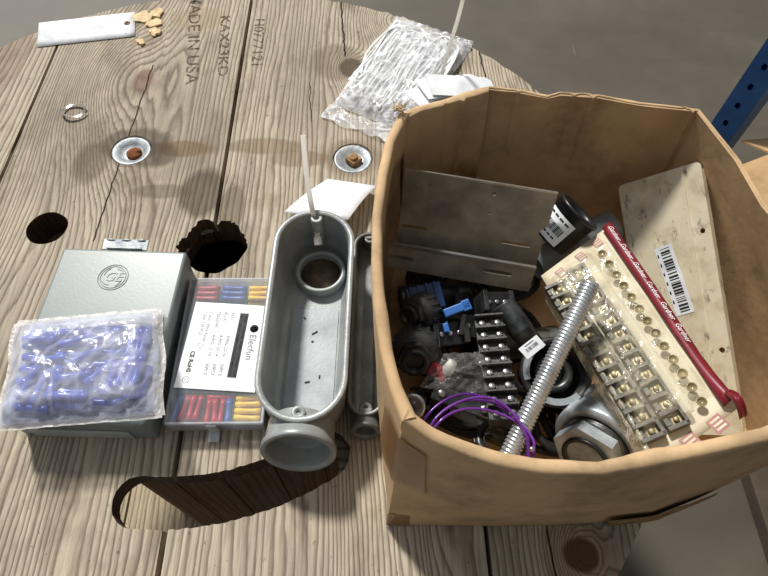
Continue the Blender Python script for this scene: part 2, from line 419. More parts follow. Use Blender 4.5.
def slot_poly(r0, r1, a0, a1, seed, j=.0016):
    rm, w = (r0+r1)/2, (r1-r0)/2; pts = []
    n = 50
    for i in range(n+1):
        a = a0+(a1-a0)*i/n; pts.append((rm+w, a))
    out = [(SC.x+r*math.cos(a), SC.y+r*math.sin(a)) for r, a in pts]
    c1 = V((SC.x+rm*math.cos(a1), SC.y+rm*math.sin(a1)))
    for i in range(1, 10):
        b = a1+PI*i/10; out.append((c1.x+w*math.cos(b), c1.y+w*math.sin(b)))
    for i in range(n+1):
        a = a1-(a1-a0)*i/n; out.append((SC.x+(rm-w)*math.cos(a), SC.y+(rm-w)*math.sin(a)))
    c0 = V((SC.x+rm*math.cos(a0), SC.y+rm*math.sin(a0)))
    for i in range(1, 10):
        b = a0+PI+PI*i/10; out.append((c0.x+w*math.cos(b), c0.y+w*math.sin(b)))
    return [(x+j*noise.noise(V((x*150, y*150, seed))), y+j*noise.noise(V((x*150, y*150, seed+9)))) for x, y in out]
def blob(cx, cy, r, n=48, j=.05, seed=0, fr=1.5):
    out = []
    for i in range(n):
        a = 2*PI*i/n; q = r*(1+j*noise.noise(V((math.cos(a)*fr, math.sin(a)*fr, seed))))
        out.append((cx+q*math.cos(a), cy+q*math.sin(a)))
    return out
A0 = math.atan2(.145-.437, -.243+.213); A1 = math.atan2(.168-.437, -.040+.213)
slot_t = slot_poly(.282, .336, A0, A1, 1); slot_b = slot_poly(.278, .338, A0-.02, A1-.06, 4)
hole = W(47, 228); arb = W(214, 246)
for (o, z0, z1) in ((top, -.03, .01), (lower, -.06, -.02)):
    boolean(o, cut(slot_t if o is top else slot_b, z0, z1))
    boolean(o, cut(blob(hole.x, hole.y, .0275, j=.04, seed=2), z0, z1))
    # ragged centre hole, split along the joint
    ap = []
    for i in range(90):
        a = 2*PI*i/90; q = .0435*(1+.10*noise.noise(V((math.cos(a)*2.5, math.sin(a)*2.5, 7)))+(.10*noise.noise(V((i*.9, 2, 3))) if math.sin(a) > -.2 else 0))
        if abs(a-PI/2) < .10 and o is top: q *= .86
        if .25 < (a-PI/2) < .62 and o is top: q *= 1.13
        if PI*.9 < a < PI*1.12 and o is top: q *= 1.12
        ap.append((arb.x+q*math.cos(a), arb.y+q*math.sin(a)))
    boolean(o, cut(ap, z0, z1))
bolts = [W(131, 150), W(353, 158)]
for k, b in enumerate(bolts): boolean(top, cut(blob(b.x, b.y, .0305, j=.03, seed=k+5), -.0105, .01))
bore = wood('dark_hole_wall', [], 17, .006, light=(84, 62, 42), dark=(38, 27, 18), axis='z')  # darker brown wood for the walls of the holes and slot
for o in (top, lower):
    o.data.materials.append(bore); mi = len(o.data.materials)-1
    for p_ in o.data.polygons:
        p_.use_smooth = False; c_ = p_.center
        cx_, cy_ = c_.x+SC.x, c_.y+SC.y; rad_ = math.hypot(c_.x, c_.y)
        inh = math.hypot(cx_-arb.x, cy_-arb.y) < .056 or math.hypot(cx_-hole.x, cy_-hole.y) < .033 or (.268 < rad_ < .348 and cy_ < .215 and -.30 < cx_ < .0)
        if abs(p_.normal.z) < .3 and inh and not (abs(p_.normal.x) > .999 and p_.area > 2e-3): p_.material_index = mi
# barrel of upright staves and bottom flange
bm = bm_new()
NS = 26; RBAR = .262
for i in range(NS):
    a = 2*PI*(i+.5)/NS; w = 2*RBAR*math.tan(PI/NS)-.002
    add_box(bm, (.022, w, .66), T(SC.x, SC.y, -.047-.33) @ R(a) @ T(RBAR-.011, 0, 0), .002)
stave = wood('stave_wood', [], 12, .012, light=(128, 98, 68), dark=(66, 46, 30), axis='z')
obj('barrel', bm, stave, spool)
bm = bm_new()
for i in range(4): add_prism(bm, circle_poly(xs[2*i], xs[2*i+1], SR, i+20), ZF+.0235, ZF+.05)
for i in range(nb):
    y0 = SC.y-SR+2*SR*i/nb+.003; y1 = SC.y-SR+2*SR*(i+1)/nb-.003
    pl = circle_poly(y0-SC.y+SC.x, y1-SC.y+SC.x, SR-.004, i+29)
    add_prism(bm, [(SC.x-(y-SC.y), SC.y+(x-SC.x)) for x, y in pl], ZF+.001, ZF+.023)
obj('bottom_flange', bm, wood('bottom_flange_wood', [], 15, .012, light=(196, 180, 152)), spool)
for k, b in enumerate(bolts):
    bm = bm_new()
    add_lathe(bm, [(.0285, -.0094), (.0295, -.004), (.029, -.0015), (.026, -.0012), (.0185, -.006), (.012, -.0085), (.0, -.0085)], 40, T(b.x, b.y, 0))
    ws = obj('washer', bm, 'washer', spool)
    bm = bm_new()
    if k: add_box(bm, (.019, .019, .009), T(b.x+.001, b.y, -.0045) @ R(.75), .0012); add_lathe(bm, [(.006, 0), (.006, .003), (.004, .004), (0, .004)], 14, T(b.x+.001, b.y, -.0005))
    else: add_lathe(bm, [(.012, -.0085), (.0115, -.005), (.0085, -.003), (.004, -.0022), (0, -.002)], 20, T(b.x+.003, b.y-.001, 0)); add_lathe(bm, [(.006, 0), (.005, .0025), (0, .003)], 9, T(b.x+.008, b.y+.002, -.0045))
    obj('bolt_head', bm, 'tan_rust' if k else 'rust', spool)['label'] = 'rusty square bolt head' if k else 'crusted round bolt head'
# stamped lettering
t = NT('faded_branded_ink'); n = t.noise(240, 4, .7); x, y, z = t.xyz()
t.p(Base_Color=srgb(74, 60, 50), Roughness=.9, Alpha=t.math('MULTIPLY', t.math('SUBTRACT', n, .34), 3.4, clamp=True)); MT['stamp'] = t.m
def stamp(s, p0, p1, size):
    a, b = W(*p0), W(*p1); d = (b-a).normalized(); mid = (a+b)/2; mid.z = .0004
    bm = bm_new(); add_text(bm, s, size, plane_m(mid, d, V((-d.y, d.x, 0))), 0, bold=.0002)
    xs_ = [v.co.dot(d) for v in bm.verts]; L = max(xs_)-min(xs_); c = mid.dot(d)
    for v in bm.verts: v.co += d*((v.co.dot(d)-c)*((b-a).length/L-1))
    obj('stamp', bm, 'stamp', spool, recalc=False)['label'] = 'branded lettering'
stamp('MADE IN USA', (195, -5), (191, 84), .030)
stamp('KAX23KD', (225, 16), (222, 76), .024)
stamp('H0777121', (259, 20), (256, 66), .026)

# ------------------------------------------------------------------ small things on the planks
def sheet(name, pts, label, cat, group=None, th=.0006, hole=None, mat='paper', bend=0.0):
    """a rectangular paper tag with clipped corners; pts = four world corners"""
    bm = bm_new()
    def fn(u, v):
        p = pts[0]*(1-u)*(1-v)+pts[1]*u*(1-v)+pts[2]*u*v+pts[3]*(1-u)*v
        return p + V((0, 0, bend*math.sin(PI*u)))
    add_grid(bm, fn, 10, 4)
    return bm
wt = thing('paper_tag', 'blank white paper tag lying at the far left edge of the spool top', 'tag', W(88, 30, .001))
c4 = [W(39, 23, .0015), W(135, 12, .0015), W(135, 36, .0015), W(37, 47, .0015)]
bm = sheet('x', c4, '', ''); obj('sheet', bm, 'paper', wt, solid=.0007)
bm = bm_new(); e = W(127, 23, .0022)
add_lathe(bm, [(.0022, 0), (.0052, 0), (.0052, .0004), (.0022, .0004), (.0022, 0)], 20, T(*e)); obj('eyelet', bm, 'tan_rust', wt)
bm = bm_new(); add_lathe(bm, [(0, 0), (.0022, 0), (.0022, .0003), (0, .0003)], 14, T(*e)); obj('eyelet_hole', bm, 'blackcore', wt)
bm = bm_new()
for s_, py in (('.  ~', 33), ):
    add_text(bm, '-', .012, T(*W(126, py, .0022)), 0)
obj('print', bm, 'ink_grey', wt, recalc=False)
# second tag, propped against the conduit body
t2 = thing('paper_tag', 'white paper tag propped against the far end of the grey conduit body', 'tag', W(325, 200, .002))
c4 = [W(284, 212, .008), W(328, 179, .002), W(376, 186, .012), W(348, 220, .030)]
bm = sheet('x', c4, '', '', bend=.004); obj('sheet', bm, 'paper', t2, solid=.0007)
# curl of stripped metal
bm = bm_new(); rc = W(75, 113)
pts = [V((rc.x+.0175*math.cos(a)*(1-.03*math.sin(3*a)), rc.y+.015*math.sin(a), .003+.0015*math.sin(2*a)+.0006*a)) for a in [(.3+i*.2) for i in range(31)]]
add_tube(bm, pts, 0, flat=(.0042, .0008, V((.6, .3, 1))))
tag(obj('metal_ring', bm, 'steel_edge'), 'thin curled shiny metal ring lying on the planks left of the round washers', 'ring')
# splinters torn from the plank edge
for k, (px, py, s_) in enumerate([(143, 18, 1.3), (154, 24, 1.1), (158, 14, 1.0), (155, 33, .9), (141, 43, .6)]):
    c = W(px, py); bm = bm_new()
    pl = blob(0, 0, .012*s_, 14, .7, k+3, 2.0)
    add_prism(bm, [(x*1.15, y*.9) for x, y in pl], 0, .0035, T(c.x, c.y, .0003) @ R(.6*k))
    for v in bm.verts:
        if v.co.z > .002: v.co.z += .002*noise.noise(v.co*200)
    tag(obj('wood_chip', bm, 'chip'), ['largest pale chip of splintered pine beside the blank tag', 'pale pine chip in the middle of the splinters beside the blank tag', 'pale pine chip nearest the far edge of the spool beside the blank tag', 'pale pine chip nearest the viewer in the clump of splinters', 'small lone pale pine chip just below the blank tag'][k], 'wood chip', 'splinters beside the blank tag')

# ------------------------------------------------------------------ grey enclosure
EH = .055
a, b = V((-.385, .202, 0)), V((-.232, .195, 0)); c = V((-.219, .416, 0)); d = V((-.372, .422, 0))
ex = (b-a).normalized(); ey = (d-a).normalized(); EW = (b-a).length; EL = (d-a).length
em = plane_m(a, ex, ey)       # local x across, y towards the far end
en = thing('electrical_enclosure', 'pale grey-green steel electrical enclosure lying flat under the bag of blue connectors', 'electrical enclosure', em)
bm = bm_new(); add_box(bm, (EW-.004, EL-.004, EH-.006), em @ T(EW/2, EL/2, (EH-.006)/2), .002)
obj('case', bm, 'enclosure', en)
bm = bm_new(); add_box(bm, (EW, EL, .022), em @ T(EW/2, EL/2, EH-.011), .0035, seg=3)
for v in bm.verts: pass
lid = obj('cover', bm, 'enclosure', en)
bm = bm_new()
lc = em @ V((EW*.475, EL*.815, EH))
lm = plane_m(lc, ex, ey)
def ring_flat(bm, r0, r1, m, n=40, mi=0, h=.0005): add_lathe(bm, [(r0, 0), (r0, h), (r1, h), (r1, 0)], n, m, mi)
ring_flat(bm, .0172, .0181, lm); ring_flat(bm, .0148, .0154, lm)
add_text(bm, 'GE', .0180, lm @ T(0, 0, .0004), 0, shear=.3, extrude=.0003)
for k in range(4):
    aa = k*PI/2+.4
    add_tube(bm, [lm @ V((.0135*math.cos(aa+q*.12)*(1-.02*q), .0135*math.sin(aa+q*.12)*(1-.02*q), .0004)) for q in range(9)], .0003, 5)
obj('emblem', bm, plain('embossed_enamel', (128, 142, 142), .4), lid)['label'] = 'round embossed monogram'
bm = bm_new()   # hasp on the far side
hp = em @ T(EW*.49, EL+.005, EH-.005)
add_box(bm, (.056, .015, .0018), hp @ T(0, .003, .004) @ R(.12, 'X'), .0006)
add_box(bm, (.044, .0016, .024), hp @ T(0, -.003, -.006), .0006)
add_tube(bm, [hp @ V((-.024+.048*i/12, .009, .0045+.0015*math.sin(i*1.3))) for i in range(13)], .0016, 8)
obj('hasp', bm, 'washer', en)['label'] = 'scuffed bare metal hasp'
bm = bm_new()   # wire loop on the right side
wl = em @ T(EW+.0008, EL*.70, EH*.45) @ R(PI/2, 'Z') @ R(PI/2, 'X')
add_tube(bm, [wl @ V((.022*math.cos(2*PI*i/24), .011*math.sin(2*PI*i/24), .0)) for i in range(24)], .0007, 6, closed=True)
obj('wire_loop', bm, 'dark_metal', en)
for k in (.12, .5, .9):
    bm = bm_new(); add_lathe(bm, [(0, .0), (.0028, 0), (.0028, .0012), (.002, .0018), (0, .0018)], 12, em @ T(EW, EL*k, .018) @ R(PI/2, 'Y')); obj('side_screw', bm, 'dark_metal', en)
bm = bm_new(); add_box(bm, (.11, .0012, .024), em @ T(EW*.46, .0012, .013), .0003)
obj('front_plate', bm, plain('paler_grey_patch', (176, 184, 180), .5), en)

# ------------------------------------------------------------------ bag of blue connectors on the enclosure
bc = [W(0, 430, .058), W(163, 417, .058), W(162, 312, .058), W(19, 325, .058)]
def bil(u, v, z=0): 
    p = bc[0]*(1-u)*(1-v)+bc[1]*u*(1-v)+bc[2]*u*v+bc[3]*(1-u)*v
    return V((p.x, p.y, p.z+z))
bg = thing('plastic_bag', 'clear polybag full of blue wire connectors lying on the grey enclosure', 'bag', bil(.5, .5, 0))
def pil(u, v):
    e_ = max(0, min(u, 1-u, .5)*8); f_ = max(0, min(v, 1-v)*6)
    return min(1, e_)**.6*min(1, f_)**.6
def crease(u, v, s): return .0022*noise.noise(V((u*7, v*6, s)))+.0012*noise.noise(V((u*22, v*18, s)))
def outl(u, v):
    du = .018*noise.noise(V((v*3, 4, 1)))*(abs(u-.5)*2)**3; dv = .03*noise.noise(V((u*3.2, 8, 1)))*(abs(v-.5)*2)**3
    return u+du, v+dv
bm = bm_new()
def topf(u, v):
    uu, vv = outl(u, v); return bil(uu, vv, .0015+.023*pil(u, v)+crease(u, v, 3)*min(1, pil(u, v)+.25))
add_grid(bm, topf, 70, 46)
obj('upper_film', bm, 'bag', bg, recalc=False)
bm = bm_new()
def botf(u, v):
    uu, vv = outl(u, v); return bil(uu, vv, .0012)
add_grid(bm, botf, 20, 14); obj('lower_film', bm, 'bag', bg, recalc=False)
bm = bm_new()
for (u0, u1, v0, v1) in ((0, 1, .955, 1.03), (0, 1, -.02, .02), (-.02, .03, 0, 1), (.955, 1.02, 0, 1), (.35, 1, .84, .96)):
    def sf(u, v):
        a_, b_ = outl(u0+(u1-u0)*u, v0+(v1-v0)*v); return bil(a_, b_, .004+.002*noise.noise(V((a_*18, b_*18, 2)))+.012*pil(min(1, max(0, a_)), min(1, max(0, b_))))
    add_grid(bm, sf, 40 if u1-u0 > .3 else 6, 30 if v1-v0 > .3 else 6)
obj('seam', bm, 'bag_seal', bg, recalc=False)['label'] = 'whitish wrinkled bag edge'
def connector(name, mat, label, L=.024, r=.0026, group=None, m=M(), metal=True):
    root = thing(name, label, 'wire connector', m, group)
    bm = bm_new(); add_lathe(bm, [(r*.7, -L/2), (r*1.05, -L/2), (r*1.05, -L*.3), (r*.92, -L*.22), (r*.92, L*.22), (r*1.05, L*.3), (r*1.05, L/2), (r*.7, L/2), (r*.7, L*.3)], 12, m)
    obj('sleeve', bm, mat, root)
    if metal:
        bm = bm_new(); add_lathe(bm, [(r*.5, -L*.3), (r*.68, -L*.3), (r*.68, L*.3), (r*.5, L*.3), (r*.5, -L*.3)], 8, m); obj('crimp_tube', bm, 'tin', root)
    return root
bl = 'blue heat-shrink wire connector in the clear bag on the grey enclosure'
proto = connector('wire_connector', 'blue_clear', bl, .037, .0044, 'blue connectors in the bag', axis_m(bil(.5, .5, .006), bil(.6, .5, .006)))
spots = []
rnd = random.Random(4)
# lower layer lies across, upper layer mixed, the right-hand column stands along the view
for row in range(7):
    for col in range(3): spots.append((.20+col*.225+rnd.uniform(-.01, .01), .15+row*.115, .0062, rnd.uniform(-.06, .06)))
for k in range(3): spots.append((.80+k*.055, .30, .0062, PI/2+rnd.uniform(-.05, .05)))
for k in range(3): spots.append((.80+k*.055, .68, .0062, PI/2+rnd.uniform(-.05, .05)))
for (u, v, a_) in [(.22, .76, .05), (.46, .72, .35), (.30, .56, .15), (.52, .56, .6), (.18, .36, 1.35), (.26, .30, 1.45), (.34, .33, 1.5), (.47, .38, .2), (.46, .20, 0), (.63, .40, .9), (.70, .33, 1.5), (.64, .74, .5)]:
    spots.append((u, v, .0152, a_))
for k in range(3): spots.append((.77+k*.05, .38, .0152, PI/2+rnd.uniform(-.08, .08)))
for k, (u, v, z, a_) in enumerate(spots):
    u = max(.18, min(.82, u)) if abs(math.cos(a_)) > .4 else max(.10, min(.89, u))
    p = bil(u, v, z); q = p + ex*math.cos(a_) + ey*math.sin(a_)
    if k == 0: proto.matrix_world = axis_m(p, q)
    else: dup(proto, axis_m(p, q))

# ------------------------------------------------------------------ case of assorted connectors
ka, kb = V((-.224, .213, 0)), V((-.108, .2085, 0)); kd = V((-.222, .402, 0))
kx = (kb-ka).normalized(); KW = .106; KL = .187; KH = .028
km = plane_m(V((-.2215, .206, 0)), V((1, -.004, 0)), V((0, 1, 0)))
kt = thing('organizer_case', 'clear plastic compartment case of red, blue and yellow connectors with white label', 'case', km)
bm = bm_new()
add_box(bm, (KW, KL, .0015), km @ T(KW/2, KL/2, .0009))
obj('base', bm, 'clearbox_edge', kt)
bm = bm_new()
for (sx, sy, cx, cy) in ((KW, .0014, KW/2, .0008), (KW, .0014, KW/2, KL-.0008), (.0014, KL-.003, .0008, KL/2), (.0014, KL-.003, KW-.0008, KL/2)):
    add_box(bm, (sx, sy, .021), km @ T(cx, cy, .0122))
obj('side_wall', bm, 'clearbox_edge', kt)
rows = [.003, .038, .076, .114, .152]
bm = bm_new()
for x_ in (.038, .0715): add_box(bm, (.001, KL-.006, .019), km @ T(x_, KL/2, .0112))
for y_ in rows[1:]: add_box(bm, (KW-.006, .001, .019), km @ T(KW/2, y_, .0112))
obj('divider', bm, 'clearbox', kt)
bm = bm_new(); add_box(bm, (KW+.001, KL+.001, .0012), km @ T(KW/2, KL/2, KH-.0007), .0004)
ld = obj('lid', bm, 'clearbox', kt)
bm = bm_new()
for (sx, sy, cx, cy) in ((KW+.002, .0028, KW/2, 0), (KW+.002, .0028, KW/2, KL), (.0028, KL+.002, 0, KL/2), (.0028, KL+.002, KW, KL/2)):
    add_box(bm, (sx, sy, .0055), km @ T(cx, cy, KH-.0035), .001)
obj('lid_rim', bm, 'clearbox_edge', ld)
bm = bm_new(); add_box(bm, (.012, .0022, .020), km @ T(KW*.47, -.0026, .0145), .001); add_box(bm, (.012, .012, .0014), km @ T(KW*.47, -.0085, .0048) @ R(.25, 'X'), .0006); add_lathe(bm, [(0, 0), (.003, 0), (.003, .0012), (0, .0012)], 14, km @ T(KW*.47, -.0032, .009) @ R(PI/2, 'X'))
obj('latch', bm, 'clearbox_edge', kt)
lx0, lx1, ly0, ly1 = .0, .092, .0, .112
LB = km @ T(.0035, .041, KH) @ R(-.075)
# the label sits on the lid
bm = bm_new(); add_box(bm, (lx1-lx0, ly1-ly0, .0003), LB @ T((lx0+lx1)/2, (ly0+ly1)/2, .0004))
lb = obj('label', bm, 'label', kt)
bm = bm_new(); LM = LB @ T(lx0, ly1, .0006) @ R(-PI/2)     # label frame: x runs towards the viewer, y to the right
LL, LWd = ly1-ly0, lx1-lx0
def lt(s, x, y, size, mi=0, al='LEFT', **k): add_text(bm, s, size, LM @ T(x, y, .0001), mi, align=al, **k)
add_box(bm, (.084, .0105, .0001), LM @ T(.054, .0625, .00005), mi=0)
lt('HEAT SHRINK WIRE CONNECTORS', .015, .0650, .0052, 1, bold=.0001); lt('BUTT SPLICE TERMINALS ASSORTMENT KIT', .015, .0600, .0041, 1, bold=.0001)
add_lathe(bm, [(0, 0), (.0052, 0), (.0052, .0001), (0, .0001)], 24, LM @ T(.032, .0775, 0)); lt('e', .032, .0783, .012, 1, 'CENTER', bold=.0003)
lt('Elecfun', .040, .0775, .0115, 2)
for r_, (c1_, c2_, c3_) in enumerate((('RED', 'AWG 22-16', '50PCS'), ('BLUE', 'AWG 16-14', '50PCS'), ('YELLOW', 'AWG 12-10', '20PCS'))):
    y_ = .0485-r_*.0085; lt(c1_, .012, y_, .0055); lt(c2_, .043, y_, .0055); lt(c3_, .080, y_, .0055)
lt('Color  Wire Range', .013, .0215, .0052, 2); lt('Total: 120 PCS', .013, .0150, .0052, 2)
lt('CE RoHS', .066, .0115, .0070, bold=.0003)
ring_flat(bm, .0036, .0042, LM @ T(.102, .0115, 0), 20, h=.0001); ring_flat(bm, .0034, .0042, LM @ T(.058, .0185, 0), 3, h=.0001); ring_flat(bm, .0016, .002, LM @ T(.102, .0115, 0), 12, h=.0001)
obj('label_print', bm, ['ink', 'white_print', 'ink_grey'], lb, recalc=False)
P3 = {}
for nm, g in (('red', 'red'), ('blue', 'blue'), ('yellow', 'yellow')): P3[nm] = None
def put(color, x, y, ang, z, where, r=.0033, L=.029):
    p = km @ V((x, y, z)); q = km @ V((x+math.cos(ang), y+math.sin(ang), z)); m = axis_m(p, q)
    lab = '%s wire connector in the %s compartment of the clear case' % (color, where); grp = '%s connectors, %s compartment' % (color, where)
    if P3[color] is None:
        P3[color] = connector('wire_connector', color, lab, L, r, grp, m, False)
    else: dup(P3[color], m, lab, grp)
for c_, x_, w_ in (('red', .0205, 'far left'), ('blue', .0547, 'far middle'), ('yellow', .0880, 'far right')):
    for k in range(4): put(c_, x_, .1565+k*.0072, rnd.uniform(-.04, .04), .0062, w_)
    for k in range(4): put(c_, x_, .1580+k*.0073, rnd.uniform(-.06, .06), .0130, w_)
    for k in range(3): put(c_, x_, .1620+k*.0074, rnd.uniform(-.06, .06), .0198, w_)
for k in range(4): put('yellow', .0880, .0075+k*.0076, rnd.uniform(-.03, .03), .0062, 'near right')
for k in range(4): put('yellow', .0880, .0090+k*.0076, rnd.uniform(-.03, .03), .0130, 'near right')
for k in range(4): put('yellow', .0880, .0075+k*.0080, -.06+.04*k, .0198, 'near right')
for z_ in (.0062, .0130):
    for k, c_ in enumerate(('blue', 'red', 'red', 'red')): put(c_, .0075+k*.0078, .0195, PI/2+rnd.uniform(-.06, .06), z_, 'near left')
for k, c_ in enumerate(('blue', 'red', 'red', 'red')): put(c_, .0090+k*.0076, .0195, PI/2-.16+rnd.uniform(-.05, .05), .0198, 'near left')
for z_ in (.0062, .0130, .0198):
    for k, c_ in enumerate(('red', 'red', 'red', 'blue')): put(c_, .0435+k*.0075, .0150, PI/2+rnd.uniform(-.07, .07), z_, 'near middle')
    put('red', .0550, .0325, .04, z_, 'near middle')
for k in range(8): put('blue', .0185, .045+k*.0125, rnd.uniform(-.08, .08), .0062, 'left covered')
# ------------------------------------------------------------------ conduit bodies
def stadium(w, l, n=16, cx=0, cy=0):
    r = w/2; h = l/2-r; out = []
    for i in range(n+1): a = PI*i/n; out.append((cx+r*math.cos(a), cy+h+r*math.sin(a)))
    for i in range(n+1): a = PI+PI*i/n; out.append((cx+r*math.cos(a), cy-h+r*math.sin(a)))
    return out
def conduit_body(name, label, m, w, l, h, mat, r_hub, hub_len, wall=.0065):
    root = thing(name, label, 'conduit body', m)
    bm = bm_new()
    ws = [(w*.80, l-w*.18, .001), (w*.93, l-w*.06, h*.22), (w*.96, l-w*.02, h*.7), (w*.96, l-w*.02, h-.007), (w+.001, l+.001, h-.005), (w+.001, l+.001, h-.0008), (w-.001, l-.001, h),
          (w-2*wall+.001, l-2*wall+.001, h), (w-2*wall, l-2*wall, h-.002), (w-2*wall-.002, l-2*wall-.002, h*.45), (w-2*wall-.006, l-2*wall-.006, h*.2), (w-2*wall-.02, l-2*wall-.02, h*.09)]
    rings = [[bm.verts.new(m @ V((x, y, z))) for x, y in stadium(a, b)] for a, b, z in ws]
    n = len(rings[0])
    for a, b in zip(rings, rings[1:]):
        for i in range(n):
            f = bm.faces.new((a[i], a[(i+1) % n], b[(i+1) % n], b[i])); f.smooth = True
    bm.faces.new(rings[0][::-1]); bm.faces.new(rings[-1])
    o = obj('housing', bm, mat, root)
    for p_ in o.data.polygons:
        if len(p_.vertices) > 4: p_.use_smooth = False
    # hub at the near end, with a flared collar and a bored mouth
    bm = bm_new(); hz = r_hub+.001
    hm = m @ T(0, -l/2+w*.10, hz-.002) @ R(PI/2-.24, 'X')
    L_ = w*.10+hub_len
    add_lathe(bm, [(r_hub*.9, 0), (r_hub*.93, L_*.72), (r_hub, L_*.80), (r_hub, L_-.001), (r_hub-.001, L_), (r_hub-.005, L_), (r_hub-.0065, L_-.004), (r_hub-.007, L_*.3), (r_hub-.010, L_*.2), (r_hub-.02, L_*.1), (0, L_*.08)], 48, hm)
    obj('hub', bm, mat, root)
    for sy in (1, -1):
        bm = bm_new()
        bmz = m @ T(0, sy*(l/2-wall-.0045), 0)
        add_lathe(bm, [(.0075, h*.35), (.0075, h-.003), (.0068, h-.0022), (.0026, h-.0022), (.0024, h-.010), (0, h-.010)], 18, bmz)
        add_box(bm, (.013, .006, h*.6), bmz @ T(0, sy*.003, h*.65))
        obj('screw_boss', bm, mat, root)
    return root
bm_m = T(-.0655, .3245, 0) @ R(-.036)
cb = conduit_body('conduit_outlet', 'large grey cast conduit body, open top facing up, beside the connector case', bm_m, .097, .273, .08, 'cast', .0395, .024)
bm = bm_new()   # raised ring and opening in the back at the far end
rm_ = bm_m @ T(.004, .084, 0)
add_lathe(bm, [(.0325, .0072), (.0325, .020), (.031, .0215), (.0275, .0215), (.0265, .020), (.0265, .0078)], 44, rm_)
obj('back_ring', bm, 'cast', cb)
bm = bm_new(); add_lathe(bm, [(0, .0078), (.0264, .0078), (.0264, .0084), (0, .0084)], 40, rm_)
obj('back_opening_disc', bm, mottled('dark_brown_recess', (62, 50, 38), (104, 88, 68), 60, .8), cb)['label'] = 'dark brown disc standing for the opening inside the ring'  # solid dark brown disc in place of the back opening
bm = bm_new(); add_box(bm, (.058, .142, .0012), bm_m @ T(.001, -.038, .0078), .0004); 
obj('sunlit_pad', bm, mottled('sunlit_cast_face', (140, 147, 151), (172, 178, 181), 20, .45, .1, .4, 300, .0005), cb)['label'] = 'paler sheet painted as the sunlit part of the body floor'  # sunlit patch of the body floor, painted as a paler sheet
bm = bm_new()
for (x_, y_, s_) in ((.002, -.0, .008), (.0, -.012, .003), (-.002, -.065, .006), (.012, -.058, .004), (-.012, .02, .003)):
    add_box(bm, (s_, .0015, .001), bm_m @ T(x_, y_, .009) @ R(.4+x_*90))
obj('debris', bm, 'blackcore', cb)['kind'] = 'stuff'
sm = T(.0025, .335, 0) @ R(-.03)
sb = conduit_body('conduit_outlet', 'smaller dull dark conduit body squeezed between the large grey one and the carton', sm, .042, .25, .034, 'cast_dark', .0165, .016, .004)

# cable ties -------------------------------------------------------
def cable_tie(name, label, pts, w=.0042, th=.0013, mat='nylon', group=None, nrm=V((0, -1, .5)), head=True):
    root = thing(name, label, 'cable tie', T(*pts[0]), group)
    bm = bm_new(); P_ = []
    for i in range(len(pts)-1):           # Catmull-Rom through the points
        p0, p1, p2, p3 = pts[max(i-1, 0)], pts[i], pts[i+1], pts[min(i+2, len(pts)-1)]
        for k in range(6):
            s = k/6; P_.append(.5*((2*p1)+(p2-p0)*s+(2*p0-5*p1+4*p2-p3)*s*s+(3*p1-p0-3*p2+p3)*s**3))
    P_.append(pts[-1])
    add_tube(bm, P_, 0, flat=(w, th, nrm)); obj('strap', bm, mat, root)
    if head:
        bm = bm_new(); d = (P_[1]-P_[0]).normalized()
        add_box(bm, (w*1.7, w*1.5, w*1.3), plane_m(P_[0], d, nrm.cross(d)), .0005); obj('locking_head', bm, mat, root)
    return root
cable_tie('cable_tie', 'white cable tie standing up out of the open grey conduit body', [W(318, 241, .050), W(316, 226, .062), W(312, 208, .088), W(308, 185, .104), W(305, 160, .118), W(303, 135, .13)], .0062, .0014)
cable_tie('cable_tie', 'long white cable tie standing upright behind the carton, past the edge of the photo', [W(436, 90, .012), W(443, 70, .035), W(450, 45, .075), W(457, 22, .115), W(462, 3, .15), W(464, -8, .165), W(463, -25, .18)], .0058, .0014)

# ------------------------------------------------------------------ bag of cable ties
A, B_, C_, D_ = V((-.052, .742, 0)), V((.056, .965, 0)), V((.190, .890, 0)), V((.075, .672, 0))
def q2(u, v, z=0):    # u from near-left to far, v to the right
    p = A*(1-u)*(1-v)+B_*u*(1-v)+C_*u*v+D_*(1-u)*v; return V((p.x, p.y, z))
tb = thing('plastic_bag', 'clear polybag of white cable ties lying behind the carton', 'bag', q2(.5, .5, 0))
bm = bm_new()
def tf(u, v):
    e_ = min(1, min(u, 1-u)*7, min(v, 1-v)*5)**.6
    uu = u+.02*noise.noise(V((v*5, 1, 2))); vv = v+.035*noise.noise(V((u*4, 5, 2)))
    return q2(uu, vv, .003+.021*e_+.004*noise.noise(V((u*8, v*6, 1)))+.0022*noise.noise(V((u*25, v*20, 4))))
add_grid(bm, tf, 60, 44); obj('upper_film', bm, 'tiebag', tb, recalc=False)
bm = bm_new(); add_grid(bm, lambda u, v: q2(u, v, .0015), 12, 10); obj('lower_film', bm, 'tiebag', tb, recalc=False)
bm = bm_new()
def lip(u, v):
    p = q2(-.13*u-.01, -.03+1.0*v, 0); return V((p.x+.006*noise.noise(V((v*6, 1, 0))), p.y+.014*noise.noise(V((v*5, 3, u))), .003+.009*u*abs(noise.noise(V((v*5, 2, 1))))*2+.002*noise.noise(V((u*8, v*20, 1)))))
add_grid(bm, lip, 14, 40); obj('open_lip', bm, 'tiebag', tb, recalc=False)['label'] = 'loose crinkled open end'; bm = bm_new()
def lip2(u, v):
    p = q2(.98+.05*u, v, 0); return V((p.x, p.y, .004+.004*noise.noise(V((v*16, u*4, 1)))+.004*u))
add_grid(bm, lip2, 6, 40)
obj('sealed_end', bm, 'tiebag', tb, recalc=False)
rr = random.Random(11)
